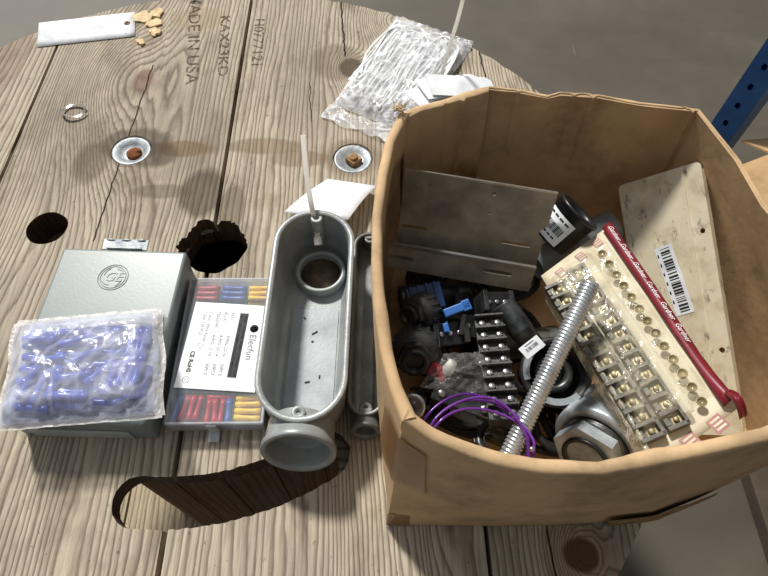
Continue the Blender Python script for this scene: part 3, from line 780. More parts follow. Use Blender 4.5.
for k in range(52):
    o_ = .08+.84*((k*19) % 52)/52; z_ = .0045+.0145*(k/52)
    v2 = min(.93, max(.07, o_+rr.choice((-1, 1))*rr.uniform(.18, .4))); ue = rr.uniform(.80, .95); us = rr.uniform(.06, .20)
    vm = (o_+v2)/2
    pts = [q2(us, o_, z_), q2(.3, o_+.06*rr.uniform(-1, 1), z_), q2(.6, o_+.05*rr.uniform(-1, 1), z_+.0003), q2(ue-.08, o_*.85+vm*.15, z_+.0005), q2(ue, vm, z_+.0006), q2(ue-.09, v2, z_+.0007), q2(.5, v2+.05*rr.uniform(-1, 1), z_+.0008), q2(rr.uniform(.12, .35), v2+.08*rr.uniform(-1, 1), z_+.0009)]
    cable_tie('cable_tie', 'folded white cable tie inside the clear bag behind the carton', pts, .0032, .0009, 'nylon_clear', 'cable ties in the bag', V((0, 0, 1)))
# fan of blank tags
for k, (px, py, ang, lab) in enumerate([(440, 92, .62, 'white tag lowest in the fan of tags behind the carton'), (452, 86, .40, 'white tag in the middle of the fan behind the carton'), (462, 86, .18, 'white tag on the right, topmost of the fan behind the carton')]):
    c = W(px, py, .048+k*.0016); m = T(c.x, c.y, c.z) @ R(ang) @ R(.20, 'Y')
    bm = bm_new(); hw, hl, cc = .055, .024, .008
    add_prism(bm, [(-hw, -hl), (hw-cc, -hl), (hw, -hl+cc), (hw, hl-cc), (hw-cc, hl), (-hw, hl)], 0, .0004, m)
    tag(obj('paper_tag', bm, 'paper'), lab, 'tag', 'fan of tags behind the carton')

# ------------------------------------------------------------------ carton
ZR = .23
Rm = [W(403, 420, ZR+.012), W(430, 440, ZR+.004), W(470, 456, ZR), W(505, 467, ZR), W(545, 474, ZR), W(600, 475, ZR), W(640, 468, ZR), W(700, 456, ZR), W(768, 440, ZR), V((.375, .145, ZR)),
      V((.408, .165, ZR)), V((.407, .22, ZR)), V((.402, .28, ZR)), W(768, 203, ZR), W(740, 160, ZR), W(700, 109, ZR),
      W(680, 106, ZR), W(640, 100, ZR), W(598, 94, ZR), W(560, 91, ZR), W(548, 92, ZR), W(515, 88, ZR), W(487, 85, ZR),
      W(463, 92, ZR), W(440, 98, ZR), W(418, 105, ZR), W(399, 113, ZR),
      W(386, 140, ZR), W(378, 175, ZR), W(373, 215, ZR), W(372, 260, ZR), W(374, 300, ZR), W(381, 350, ZR), W(391, 388, ZR+.006)]
Bt = [V((.021, .102, 0)), V((.07, .100, 0)), V((.10, .099, 0)), V((.14, .098, 0)), V((.18, .098, 0)), V((.24, .099, 0)), V((.305, .104, 0)), V((.36, .122, 0)), V((.40, .138, 0)), V((.43, .15, 0)),
      V((.447, .16, 0)), V((.44, .22, 0)), V((.43, .28, 0)), V((.42, .34, 0)), V((.405, .41, 0)), V((.388, .485, 0)),
      V((.36, .487, 0)), V((.31, .49, 0)), V((.265, .492, 0)), V((.23, .495, 0)), V((.21, .493, 0)), V((.17, .495, 0)), V((.145, .495, 0)),
      V((.12, .485, 0)), V((.092, .475, 0)), V((.065, .462, 0)), V((.043, .452, 0)),
      V((.033, .42, 0)), V((.028, .39, 0)), V((.026, .34, 0)), V((.025, .29, 0)), V((.024, .24, 0)), V((.022, .18, 0)), V((.021, .14, 0))]
corner = {0, 10, 15, 22, 26}
crease_in = {20: .004, 17: .003, 24: .003, 13: .003}
n = len(Rm); cen = sum(Rm, V())/n
def inward(i):
    a, b = Rm[(i-1) % n], Rm[(i+1) % n]; d = (b-a); d.z = 0; d.normalize(); nn = V((-d.y, d.x, 0))
    return nn if nn.dot(cen-Rm[i]) > 0 else -nn
cart = thing('cardboard_box', 'open brown cardboard carton full of electrical hardware on the spool top', 'cardboard box', (.22, .3, .001))
TH = .0045
def wallpt(i, s, off=0):
    """s = 0 at the bottom .. 1 at the rim of the outer skin"""
    p = Bt[i].lerp(Rm[i], s); k = inward(i)
    bulge = .006*math.sin(PI*s)*(0 if i in corner else 1)
    ci = crease_in.get(i, 0)*s
    w = .0012*noise.noise(V((i*1.7, s*4, 2)))
    return p + k*(off - bulge + ci + w) + V((0, 0, .0015))
SS = [0, .12, .25, .4, .55, .7, .82, .92, .985]
bm = bm_new()
outer = [[bm.verts.new(wallpt(i, s)) for s in SS] for i in range(n)]
inner = [[bm.verts.new(wallpt(i, s, TH)) for s in SS] for i in range(n)]
for i in range(n):
    j = (i+1) % n
    for k in range(len(SS)-1):
        f = bm.faces.new((outer[i][k], outer[j][k], outer[j][k+1], outer[i][k+1])); f.smooth = True
        f = bm.faces.new((inner[i][k], inner[i][k+1], inner[j][k+1], inner[j][k])); f.smooth = True
    bm.faces.new((outer[i][-1], outer[j][-1], inner[j][-1], inner[i][-1]))
bm.faces.new([o_[0] for o_ in outer]); bm.faces.new([o_[0] for o_ in inner])
for v_ in (q[0] for q in inner): v_.co.z += .004
for e_ in bm.edges: e_.smooth = True
for i in corner:
    for k in range(len(SS)-1):
        for q in (outer, inner):
            e_ = bm.edges.get((q[i][k], q[i][k+1]))
            if e_: e_.smooth = False
obj('shell', bm, 'cardboard', cart)
# each side's flap is folded over the rim and tucked inside
def flap(i0, i1, depth, seed, label=None, rr_=.0048, sub=1, creases=(), ripple=0.0, gap=0, inset=0):
    """creases: (position along the side, half width, push) in steps of the side's stations"""
    bm = bm_new(); L_ = (i1-i0) % n; secs = []
    def cr(t_):
        c_ = inset + sum(p_*math.exp(-((t_-t0)/w_)**2) for t0, w_, p_ in creases)
        return c_ + ripple*noise.noise(V((t_*1.1, seed*3.1, 0)))
    for q in range(L_*sub+1):
        t_ = q/sub
        if gap and q == 0: t_ = gap
        if gap and q == L_*sub: t_ = L_-gap
        i = int(t_); fr = t_-i; ia, ib = (i0+i) % n, (i0+min(i+1, L_)) % n
        k = inward(ia).lerp(inward(ib), fr)
        if t_ < .5: k = inward((i0+1) % n)
        if t_ > L_-.5: k = inward((i1-1) % n)
        k.normalize()
        P_ = lambda s_: wallpt(ia, s_).lerp(wallpt(ib, s_), fr)
        base = P_(.985); sec = []; dn = (P_(.6)-base).normalized(); o0 = base - k*.0008
        for s_ in (.012, .006): sec.append(o0 + dn*s_)
        for a in range(0, 7):
            th = PI*a/6; sec.append(o0 + k*(rr_*1.15*(1-math.cos(th))+cr(t_)*a/6) + V((0, 0, rr_*.9*math.sin(th)+.0008*noise.noise(V((t_*2, a, seed))))))
        e0 = o0 + k*(rr_*2.3)
        dd = depth*(1+.05*noise.noise(V((t_*.8, seed, 1))))
        for s_ in (.2, .45, .7, 1): sec.append(e0 + dn*(dd*s_) + k*(-.0030*s_ + cr(t_) + .002*math.sin(PI*s_) + .0010*noise.noise(V((t_*1.3, s_*3, seed)))))
        sec.append(sec[-1] + k*-.0020)
        for s_ in (.7, .45, .2): sec.append(e0 + dn*(dd*s_) + k*(-.0030*s_-.0022 + cr(t_) + .002*math.sin(PI*s_)))
        secs.append([bm.verts.new(p) for p in sec])
    for a, b in zip(secs, secs[1:]):
        for k in range(len(a)-1):
            f = bm.faces.new((a[k], b[k], b[k+1], a[k+1])); f.smooth = True
    o = obj('flap', bm, 'cardboard', cart)
    if label: o['label'] = label
flap(0, 10, .05, 1, rr_=.0050, sub=3, creases=((.6, .3, -.0015), (6.2, .25, .0025)), ripple=.002)
flap(10, 15, .16, 2, rr_=.0014, sub=4, ripple=.002)
flap(15, 22, .135, 3, rr_=.0016, sub=14, creases=((.35, .05, .005), (.75, .06, -.003), (3.12, .06, .0050), (3.62, .05, .0045), (3.37, .12, -.002), (5.9, .05, .003)), ripple=.0015, gap=.07)
flap(22, 26, .135, 4, rr_=.0016, sub=12, creases=((1.15, .07, .004), (1.9, .07, -.002)), ripple=.001, gap=.07, inset=.006)
flap(26, 34, .05, 5, rr_=.0046, sub=3, ripple=.002)
# tape patches at the near-left corner
def patch(i0, f0, f1, s0, s1, off=-.0016, side=1, jag=.0):
    bm = bm_new()
    def fn(u, v):
        t_ = f0+(f1-f0)*u; i = int(math.floor(t_)); fr = t_-i; s = s0+(s1-s0)*v+jag*noise.noise(V((u*9, v*9, i0)))
        a, b = wallpt(i % n, s, off), wallpt((i+1) % n, s, off); return a.lerp(b, fr)
    add_grid(bm, fn, 10, 6); return bm
obj('tape', patch(0, -1.0, .9, .52, .88, -.0022, jag=.02), 'tape', cart, recalc=False)['label'] = 'shiny brown tape patch at the upper near-left corner'
obj('tape', patch(0, 0.0, .5, .0, .16, -.0018, jag=.01), 'tape', cart, recalc=False)['label'] = 'small tape patch at the lower near-left corner'
obj('crushed_corner', patch(5, 5.2, 7.4, .005, .30, -.0045, jag=.07), mottled('torn_kraft_paper', (104, 72, 40), (190, 148, 92), 60, .7, 0, 1, 120, .005), cart, recalc=False)['label'] = 'crumpled torn strip at the lower right edge'
# frayed tuft at the far-left corner
bm = bm_new(); tp = Rm[26]
for k in range(26):
    a_ = rr.uniform(0, 2*PI); p0 = tp+V((rr.uniform(-.006, .006), rr.uniform(-.004, .004), .004)); p1 = p0+V((math.cos(a_)*.008, math.sin(a_)*.006, rr.uniform(.001, .009)))
    add_tube(bm, [p0, (p0+p1)/2+V((0, 0, .002)), p1], [.0008, .0006, .0003], 4)
obj('frayed_edge', bm, 'chip', cart)['kind'] = 'stuff'

# ------------------------------------------------------------------ steel bracket
def slot_cut(m, w, h, d=.03):
    b = bm_new(); add_prism(b, [(x, y) for x, y in stadium(h, w, 8)], -d, d, m @ R(PI/2)); return obj('cutter', b, 'cast')
bk0, bk1 = W(406, 169, .185), W(558, 188, .185)
fr0, fr1 = W(389, 243, .118), W(536, 268, .118)
bx = (fr1-fr0).normalized(); BL_ = (bk1-bk0).length
Dv = bk0-fr0; Dv -= bx*Dv.dot(bx); phi = math.asin(.024/Dv.length); Dh = Dv.normalized(); bz = (Dh*math.cos(phi)+bx.cross(Dh)*math.sin(phi)).normalized()
bmx = plane_m(fr0, bx, bz)      # x along the bracket, y up the legs, z towards the viewer
dv = bmx.inverted() @ bk0
br = thing('steel_bracket', 'scuffed steel channel bracket with slots leaning across the far left of the carton', 'bracket', bmx)
FH = .033; depth_b = -dv.z
bm = bm_new(); TLh = dv.y+FH; add_box(bm, (BL_, TLh, .0022), bmx @ T(BL_/2+dv.x, dv.y-TLh/2, dv.z), .0004)
leg = obj('tall_plate', bm, ['steel', 'steel_edge'], br)
def cut_local(o, m, w, h):
    b = bm_new(); add_prism(b, stadium(h, w, 8), -.02, .02, m @ R(PI/2)); c_ = obj('cutter', b, 'cast')
    c_.parent = None; o_par = o.parent; mw = wm(o)
    # bring the cutter into the part's own space for the boolean
    c_.matrix_world = M(); o.parent = None; o.matrix_world = mw
    bpy.context.view_layer.update()
    boolean(o, c_); o.parent = o_par; o.matrix_basis = M(); o.matrix_parent_inverse = M()
for (x_, y_, w_, h_) in ((.018, -dv.y+.012, .030, .0045), (.134, -dv.y+.012, .034, .0045), (.028, -.014, .004, .004), (.098, -.012, .005, .005), (.03, -.037, .004, .004), (.098, -.036, .004, .004)):
    cut_local(leg, bmx @ T(dv.x+x_, dv.y+y_, dv.z), w_, h_)
bm = bm_new(); add_box(bm, (BL_*1.0, .0022, depth_b*0+abs(dv.z)), bmx @ T(BL_/2, -FH, dv.z/2), .0004); obj('web', bm, 'steel', br)
bm = bm_new(); add_box(bm, ((fr1-fr0).length, FH, .0022), bmx @ T((fr1-fr0).length/2, -FH/2, 0), .0004)
leg2 = obj('short_plate', bm, 'steel', br)
for (x_, y_, w_, h_) in ((.016, -.017, .028, .006), (.126, -.014, .034, .006)): cut_local(leg2, bmx @ T(x_, y_, 0), w_, h_)
bm = bm_new(); add_box(bm, (BL_, .0020, .0030), bmx @ T(BL_/2+dv.x, dv.y, dv.z)); add_box(bm, ((fr1-fr0).length, .0030, .0046), bmx @ T((fr1-fr0).length/2, 0, 0)); obj('cut_edge', bm, 'steel_edge', br)['label'] = 'bright sheared edges'

# ------------------------------------------------------------------ labels with bars
def bars(bm, m, w, h, n_, seed, mi=0):
    r_ = random.Random(seed); x = 0
    while x < w:
        b_ = r_.choice((.35, .6, 1.0))*w/n_; add_box(bm, (b_, h, .0001), m @ T(x+b_/2, 0, 0), mi=mi); x += b_+r_.choice((.3, .5, .9))*w/n_

# black coupling ---------------------------------------------------
ca, cb_ = W(548, 238, .120), W(577, 213, .150)
cm = axis_m(ca, cb_); CLn = (cb_-ca).length
cp = thing('pipe_coupling', 'short black pipe coupling with a white barcode sticker beside the steel bracket', 'pipe coupling', cm)
bm = bm_new(); r_ = .026; CLn = .046
add_lathe(bm, [(r_*.80, 0), (r_*.96, .0), (r_, .002), (r_, CLn-.004), (r_*1.05, CLn-.0035), (r_*1.05, CLn), (r_*.86, CLn), (r_*.80, CLn-.004), (r_*.78, CLn*.5), (r_*.70, CLn*.5), (r_*.70, .004), (0, .004)], 48, cm)
obj('sleeve', bm, 'black', cp)
bm = bm_new()
# sticker wraps part of the barrel, on the side facing up and towards the viewer
inv = cm.inverted(); dloc = (inv.to_3x3() @ (V((-.10, -.15, 1)).normalized())); ang0 = math.atan2(dloc.y, dloc.x)
def stk(u, v, rr_=r_+.0004):
    a_ = ang0+(u-.5)*1.5; return cm @ V((rr_*math.cos(a_), rr_*math.sin(a_), CLn*.06+v*CLn*.66))
add_grid(bm, stk, 14, 4); st_ = obj('sticker', bm, 'label', cp)
bm = bm_new(); r3 = random.Random(5); u = .12
while u < .86:
    du = r3.choice((.012, .02, .034)); add_grid(bm, lambda a_, b_, u=u, du=du: stk(u+du*a_, .34+.3*b_, r_+.0007), 1, 2); u += du+r3.choice((.012, .02, .03))
for k in range(4): add_grid(bm, lambda a_, b_, k=k: stk(.1+.2*k+.14*a_, .82+.07*b_, r_+.0007), 2, 1)
for k in range(5): add_grid(bm, lambda a_, b_, k=k: stk(.1+.15*k+.1*a_, .16+.06*b_, r_+.0007), 2, 1)
obj('barcode', bm, 'ink', st_, recalc=False)
# grey pipe passing underneath it
pa, pb = W(535, 266, .082), W(612, 226, .098); pm = axis_m(pa, pb)
gp = thing('conduit_coupling', 'plain grey plastic conduit coupling half hidden under the black coupling', 'conduit coupling', pm)
bm = bm_new(); LP = (pb-pa).length
add_lathe(bm, [(.017, 0), (.0195, 0), (.0195, LP), (.017, LP), (.0165, LP-.002), (.0165, .002), (.017, 0)], 36, pm); obj('sleeve', bm, 'grey_pvc', gp)
bm = bm_new(); add_lathe(bm, [(.0202, LP*.45), (.0208, LP*.46), (.0208, LP*.52), (.0202, LP*.53)], 36, pm); obj('centre_ridge', bm, 'grey_pvc', gp)

# ------------------------------------------------------------------ cream cover plate
TL, TR, BR_ = W(618, 186, .120), W(700, 161, .190), W(744, 436, .075)
ux = (TR-TL).normalized(); uy = (TR-BR_).normalized()
bw = (TR-TL).length; bl_ = (TR-BR_).length
cz_ = ux.cross(uy).normalized(); cx_ = uy.cross(cz_).normalized(); cmx = plane_m(BR_, cx_, uy)     # x to the right (0 at right edge), y up the length
cpl = thing('cover_plate', 'long battered cream painted cover plate with a barcode leaning on the carton right wall', 'cover plate', cmx)
# outline: slightly narrower towards the bottom, rounded corners
def rpoly(pts, r, k=5):
    out = []; N_ = len(pts)
    for i in range(N_):
        p = V(pts[i]); a = (V(pts[i-1])-p).normalized(); b = (V(pts[(i+1) % N_])-p).normalized()
        for q in range(k+1):
            s = q/k; out.append(tuple((p+a*r*(1-s)**2+b*r*s**2)[:2]))
    return out
bm = bm_new()
prof = [(-bw, 0), (-bw+.012, .0), (-bw+.014, -.0)]
pl = rpoly([(-bw+.004, 0), (0, 0), (0.0, bl_), (-bw, bl_)], .006)
add_prism(bm, pl, -.0024, 0, cmx)
plate = obj('plate', bm, 'cream', cpl)
for (x_, y_, d_) in ((-.0085, bl_*.74, .0055), (-.008, bl_*.30, .006)): cut_local(plate, cmx @ T(x_, y_, 0), d_+.0001, d_)
bm = bm_new(); add_prism(bm, [(-.0235, .004), (-.0205, .004), (-.0185, bl_-.004), (-.0215, bl_-.004)], -.0001, .0014, cmx)
obj('pressed_rib', bm, 'cream', cpl)
bm = bm_new(); add_box(bm, (.0022, bl_-.016, .010), cmx @ T(-.0009, bl_/2, -.0052), .0006); obj('side_lip', bm, 'cream', cpl)
sxm = (lambda p: cmx @ T(*(cmx.inverted() @ p)[:2], .0003))(W(667, 279, .14))
inv = cmx.inverted()
def onplate(px, py, m=cmx, h=.0):     # a photo position brought onto a tilted plane
    o = V((0, 0, HC)); d = RB @ ray(px, py); nrm = m.to_3x3() @ V((0, 0, 1)); t_ = (m.translation+nrm*h-o).dot(nrm)/d.dot(nrm)
    q = m.inverted() @ (o+d*t_); return q
s0, s1 = onplate(664, 248), onplate(686, 312); mid = (s0+s1)/2
ang = math.atan2((s1-s0).y, (s1-s0).x); LS = (s1-s0).length
smx = cmx @ T(mid.x-.001, mid.y, .0003) @ R(ang)
bm = bm_new(); add_box(bm, (LS*1.06, .020, .0003), smx, .0001); st_ = obj('sticker', bm, 'label', cpl)
bm = bm_new(); bars(bm, smx @ T(-LS*.49, .001, .0002), LS*.97, .0105, 30, 3)
for k in range(6): add_box(bm, (.004, .0016, .0001), smx @ T(-LS*.4+k*.011, -.008, .0002))
obj('barcode', bm, 'ink', st_)

# ------------------------------------------------------------------ blister pack with terminal strips
b0, b1, b2 = W(541, 276, .125), W(611, 224, .150), W(656, 468, .150)
xa = (b1-b0).normalized(); PW = (b1-b0).length
pmx = plane_m(b0, xa, (b0-b2).normalized())       # x across (left to right), y towards the far end, origin far-left corner
PLn = (b0-b2).length
bp = thing('blister_pack', 'yellowed blister pack holding grey terminal strips, burgundy stripe along one edge', 'blister pack', pmx)
def pk(px, py, h=0): return onplate(px, py, pmx, h)
q_br = pk(738, 408); q_bl = pk(656, 468); q_tr = pk(611, 224); q_tl = pk(541, 276)
def card_pt(u, v, h=0):     # u across 0..1, v 0 far .. 1 near
    a = q_tl.lerp(q_tr, u); b = q_bl.lerp(q_br, u); p = a.lerp(b, v); p = V((p.x, p.y, h)); return pmx @ p
bm = bm_new()
add_grid(bm, lambda u, v: card_pt(u, v, .0022*noise.noise(V((u*3, v*4, 1)))*(u > .7)), 12, 24); obj('backing_card', bm, 'card', bp, solid=.0008, recalc=False)
bm = bm_new()
def red(u, v):
    w_ = .010*math.sin(PI*v*2.2)*v**3
    return card_pt(.875+.125*u, v*.97, .0035+.003*math.sin(PI*u)+w_*u)
add_grid(bm, red, 8, 40); rd = obj('red_stripe', bm, 'burgundy', bp, recalc=False, solid=.0006); rd['label'] = 'folded burgundy edge stripe'
bm = bm_new()
for k in range(6):
    v = .07+k*.115; m_ = plane_m(card_pt(.945, v, .0078), card_pt(.945, v+.05)-card_pt(.945, v), card_pt(1.1, v)-card_pt(.9, v))
    add_text(bm, 'Gardner', .0062, m_, 0, shear=.35)
obj('brand_print', bm, 'white_print', rd, recalc=False)
# red/white tail at the near-right corner
bm = bm_new()
def tail(u, v): return card_pt(.93+.10*u, .93+.11*v, .004+.012*math.sin(PI*v)+.004*math.sin(u*6))
add_grid(bm, tail, 10, 10); obj('curled_corner', bm, 'burgundy', bp, recalc=False, solid=.0006)
bm = bm_new()
for (px, py, s_) in ((561, 273, .9), (581, 257, .9), (597, 243, .9), (691, 442, 1.25), (718, 424, 1.25)):
    p = pk(px, py); m_ = pmx @ T(p.x, p.y, .0009)
    bm = bm_new(); add_box(bm, (.011*s_, .011*s_, .0003), m_, mi=0)
    for q in range(3): add_box(bm, (.008*s_, .0016*s_, .0003), m_ @ T(0, (-.003+.003*q)*s_, .0003), mi=1)
    obj('printed_logo', bm, ['pink', 'card'], bp)['label'] = 'faded pink square logo'
# terminal strips
u0_, u1_ = pk(552, 283), pk(640, 468-8)
def strip(name, a_px, b_px, wdt, n_, hgt, off=0, screw=True, z=.0012, cellw=.72, lab=None):
    a, b = pk(*a_px), pk(*b_px); d = (b-a); L_ = d.length; an = math.atan2(d.y, d.x); m_ = pmx @ T(a.x, a.y, z) @ R(an)
    body = bm_new(); add_box(body, (L_, wdt, hgt*.35), m_ @ T(L_/2, 0, hgt*.175), .0006)
    ps = L_/n_
    for k in range(n_+1):      # barriers
        add_box(body, (ps*(1-cellw)*.9, wdt*.98, hgt), m_ @ T(min(max(k*ps, ps*.1), L_-ps*.1), 0, hgt/2), .0005)
    add_box(body, (L_, wdt*.16, hgt), m_ @ T(L_/2, wdt*.42, hgt/2), .0004)
    for k in range(n_):
        add_box(body, (ps*.45, wdt*.22, hgt*.8), m_ @ T((k+.5)*ps, -wdt*.36, hgt*.4), .0004)
    o = obj('terminal_strip', body, 'terminal', bp)
    if lab: o['label'] = lab
    for k in range(n_):
        sc = bm_new(); c_ = m_ @ T((k+.5)*ps, wdt*.08, hgt*.35)
        add_box(sc, (ps*.5, wdt*.42, .0009), c_, .0002); add_lathe(sc, [(0, .0005), (wdt*.13, .0005), (wdt*.13, .0024), (wdt*.10, .003), (0, .003)], 10, c_)
        obj('terminal_screw', sc, 'brass', o)['label'] = 'dull brass screw'
    return o
strip('a', (555, 288), (654, 442), .0235, 12, .010, lab='wide terminal strip with large cells')
strip('b', (575, 271), (679, 430), .0200, 12, .0085, lab='narrower terminal strip beside the wide one')
# clear bubble with a raised ridge and a row of dimples
bm = bm_new()
ridge0, ridge1 = pk(604, 262), pk(705, 412)
def bub(u, v):
    e_ = min(1, min(u, 1-u)*14)*min(1, min(v, 1-v)*22)
    h = .0125 if u < .60 else .0125-.0065*min(1, (u-.60)*12)
    if .60 < u < .68: h += .002*math.sin(PI*(u-.60)/.08)
    h += .0012*noise.noise(V((u*8, v*14, 3)))
    return card_pt(.03+.82*u, .045+.86*v, .001+h*e_)
add_grid(bm, bub, 60, 60); bub_o = obj('clear_bubble', bm, 'blister', bp, recalc=False)
a, b = pk(602, 258), pk(700, 405); DM = mottled('amber_blister_dimple', (112, 98, 66), (160, 146, 108), 60, .2)
for k in range(13):
    p = a.lerp(b, k/12); m_ = pmx @ T(p.x, p.y, .0088)
    bm = bm_new(); add_lathe(bm, [(.0046, .0), (.0042, .0006), (.0036, .0005), (.0030, -.0012), (0, -.0016)], 20, m_); obj('dimple', bm, DM, bp)
bm = bm_new(); r0_, r1_ = pk(611, 299), pk(688, 417); d_ = r1_-r0_; m_ = pmx @ T(r0_.x, r0_.y, .0095) @ R(math.atan2(d_.y, d_.x))
add_box(bm, (d_.length, .010, .007), m_ @ T(d_.length/2, 0, 0), .0025, seg=3); obj('moulded_ridge', bm, 'blister_ridge', bp)['label'] = 'glossy raised ridge of the bubble'
# crumpled clear edge on the left
bm = bm_new()
def edge(u, v): return card_pt(-.10*u+.02, .10+.92*v, .006*math.sin(PI*u)+.010*(1-u)+.003*noise.noise(V((u*4, v*9, 2)))-.012*u)
add_grid(bm, edge, 10, 50); obj('curled_film_edge', bm, film('stiff_yellow_film', (222, 214, 186), .38, .15, 40, amax=.5), bp, recalc=False)

# ------------------------------------------------------------------ threaded rod
ra, rb = W(508, 457, .130), W(591, 284, .190); LR = (rb-ra).length; rmx = axis_m(ra, rb)
rod = thing('threaded_rod', 'bright zinc-plated threaded rod leaning across the hardware in the carton', 'threaded rod', rmx)
bm = bm_new(); pitch = .0036; nt = int(LR/pitch); seg = 24; R0, R1 = .0092, .0076
prevr = None; steps = nt*4
for s in range(steps+1):
    ring_ = []
    for k in range(seg):
        zz = LR*s/steps; ph = (zz/pitch + k/seg) % 1.0; tri = 1-abs(2*ph-1)
        rr_ = R1+(R0-R1)*min(1, tri*1.35)
        if s in (0, steps): rr_ = R1
        a_ = 2*PI*k/seg; ring_.append(bm.verts.new(rmx @ V((rr_*math.cos(a_), rr_*math.sin(a_), zz))))
    if prevr:
        for k in range(seg):
            f = bm.faces.new((prevr[k], prevr[(k+1) % seg], ring_[(k+1) % seg], ring_[k])); f.smooth = True
    else: bm.faces.new(ring_[::-1])
    prevr = ring_
bm.faces.new(prevr); obj('thread', bm, 'zinc', rod)
bm = bm_new(); add_lathe(bm, [(R1, 0), (R1*.92, .0018), (0, .0018)], 24, rmx @ T(0, 0, LR)); obj('cut_end', bm, 'steel', rod)['label'] = 'grey sawn end'

# ------------------------------------------------------------------ big fittings near the front
def hexpoly(r): return [(r*math.cos(PI/3*k), r*math.sin(PI/3*k)) for k in range(6)]
# reducing bushing / coupling with a hex end
g0, g1 = W(545, 462, .105), W(606, 436, .085)
axd = (V((-.62, -.60, .26))).normalized()
gc = W(600, 440, .080); gm = axis_m(gc, gc+axd)
gf = thing('conduit_fitting', 'large galvanised hexagonal conduit union at the near side of the carton', 'conduit fitting', gm)
bm = bm_new()
add_lathe(bm, [(.030, -.036), (.039, -.034), (.0405, -.030), (.041, -.012), (.041, -.010), (.0435, -.008), (.0445, -.004), (.0445, .008), (.043, .011), (.036, .012), (.034, .008), (.031, .008)], 56, gm)
for k in range(3):
    add_box(bm, (.012, .010, .022), gm @ R(k*2*PI/3+.35) @ T(.0430, 0, -.018), .002)
obj('collar', bm, 'galv', gf)
bm = bm_new(); add_lathe(bm, [(.0325, .004), (.0325, .018), (.030, .018)], 48, gm)
for k in range(3): add_lathe(bm, [(.0322, .008+k*.0028), (.0336, .0094+k*.0028), (.0322, .0108+k*.0028)], 40, gm)
obj('threaded_neck', bm, 'dark_metal', gf)
bm = bm_new(); add_prism(bm, hexpoly(.0355), .018, .031, gm @ R(.25)); obj('hex_nut', bm, 'galv', gf)
bm = bm_new(); add_lathe(bm, [(.022, .0312), (.024, .0312), (.0245, .0335), (.020, .0335), (.019, .020), (0, .020)], 40, gm); obj('mouth', bm, 'black', gf)
# dark round coupling with pale insulating ring
dc = W(556, 372, .090); dm = axis_m(dc, dc+V((-.12, -.30, 1)))
df = thing('conduit_fitting', 'dark round conduit coupling with a pale worn rim under the threaded rod', 'conduit fitting', dm)
bm = bm_new(); add_lathe(bm, [(.030, -.045), (.034, -.043), (.036, -.01), (.0375, 0), (.036, .004), (.0335, .0045), (.030, .003), (.029, -.03), (0, -.03)], 56, dm); obj('body', bm, 'black_matte', df)
bm = bm_new()
for a0_, a1_ in ((2.35, 3.75), (4.25, 5.75)):
    pts = [dm @ V((.0315*math.cos(a_), .0315*math.sin(a_), .0052)) for a_ in [a0_+(a1_-a0_)*k/20 for k in range(21)]]
    add_tube(bm, pts, 0, flat=(.0068, .001, dm.to_3x3() @ V((0, 0, 1))))
obj('worn_rim', bm, 'galv', df)['label'] = 'bare metal worn through on the rim'
bm = bm_new(); add_lathe(bm, [(.012, -.028), (.020, -.028), (.021, -.012), (.019, -.010), (.013, -.010), (.012, -.028)], 36, dm); obj('inner_sleeve', bm, 'dark_metal', df)
# threaded nipple with small label
na, nb_ = W(503, 305, .105), W(532, 345, .098); nm_ = axis_m(na, nb_); NL = (nb_-na).length
nf = thing('threaded_nipple', 'dark threaded pipe nipple with a small white label below the bracket', 'pipe nipple', nm_)
bm = bm_new(); prof = [(.010, 0), (.0125, 0)]
for k in range(12): prof += [(.0140, .002+k*.003), (.0128, .0035+k*.003)]
prof += [(.0128, NL), (.0105, NL), (.0105, 0)]
add_lathe(bm, prof, 36, nm_); obj('thread', bm, 'dark_metal', nf)
lbp = W(532, 347, .113); lmx = plane_m(lbp, V((.75, .55, .05)), V((-.5, .8, .1)))
bm = bm_new(); add_box(bm, (.026, .014, .0004), lmx); st_ = obj('label_flag', bm, 'label', nf)
bm = bm_new(); bars(bm, lmx @ T(-.008, 0, .0004), .016, .004, 14, 8); add_box(bm, (.012, .0012, .0001), lmx @ T(0, .0045, .0003)); obj('label_print', bm, 'ink_grey', st_)

# ------------------------------------------------------------------ cord grips at the left
def gland(name, label, c, axis, s=1.0, mat='black_matte', nut='dark_metal'):
    m_ = axis_m(c, c+V(axis)); root = thing(name, label, 'cable gland', m_)
    bm = bm_new(); add_lathe(bm, [(.0*s, -.030*s), (.014*s, -.030*s), (.016*s, -.022*s), (.021*s, -.020*s), (.0245*s, -.012*s), (.025*s, .0), (.0235*s, .006*s), (.020*s, .010*s), (.016*s, .012*s)], 40, m_)
    for k in range(16): add_box(bm, (.003*s, .004*s, .018*s), m_ @ R(k*PI/8) @ T(.0243*s, 0, -.006*s), .0006)
    obj('dome', bm, mat, root)
    bm = bm_new(); add_prism(bm, hexpoly(.0175*s), .010*s, .021*s, m_ @ R(.3)); obj('hex_nut', bm, nut, root)
    bm = bm_new(); add_lathe(bm, [(.0125*s, .019*s), (.0135*s, .027*s), (.0115*s, .0285*s), (.009*s, .0275*s), (.0085*s, .012*s), (0, .012*s)], 32, m_); obj('throat', bm, 'black', root)
    return root
gland('cable_gland', 'larger ribbed dark cable gland at the left wall of the carton', W(416, 352, .115), (-.10, -.62, .55), 1.0)
gland('cable_gland', 'smaller dark cable gland behind the larger one, under the bracket', W(420, 312, .112), (-.55, -.45, .45), .8)
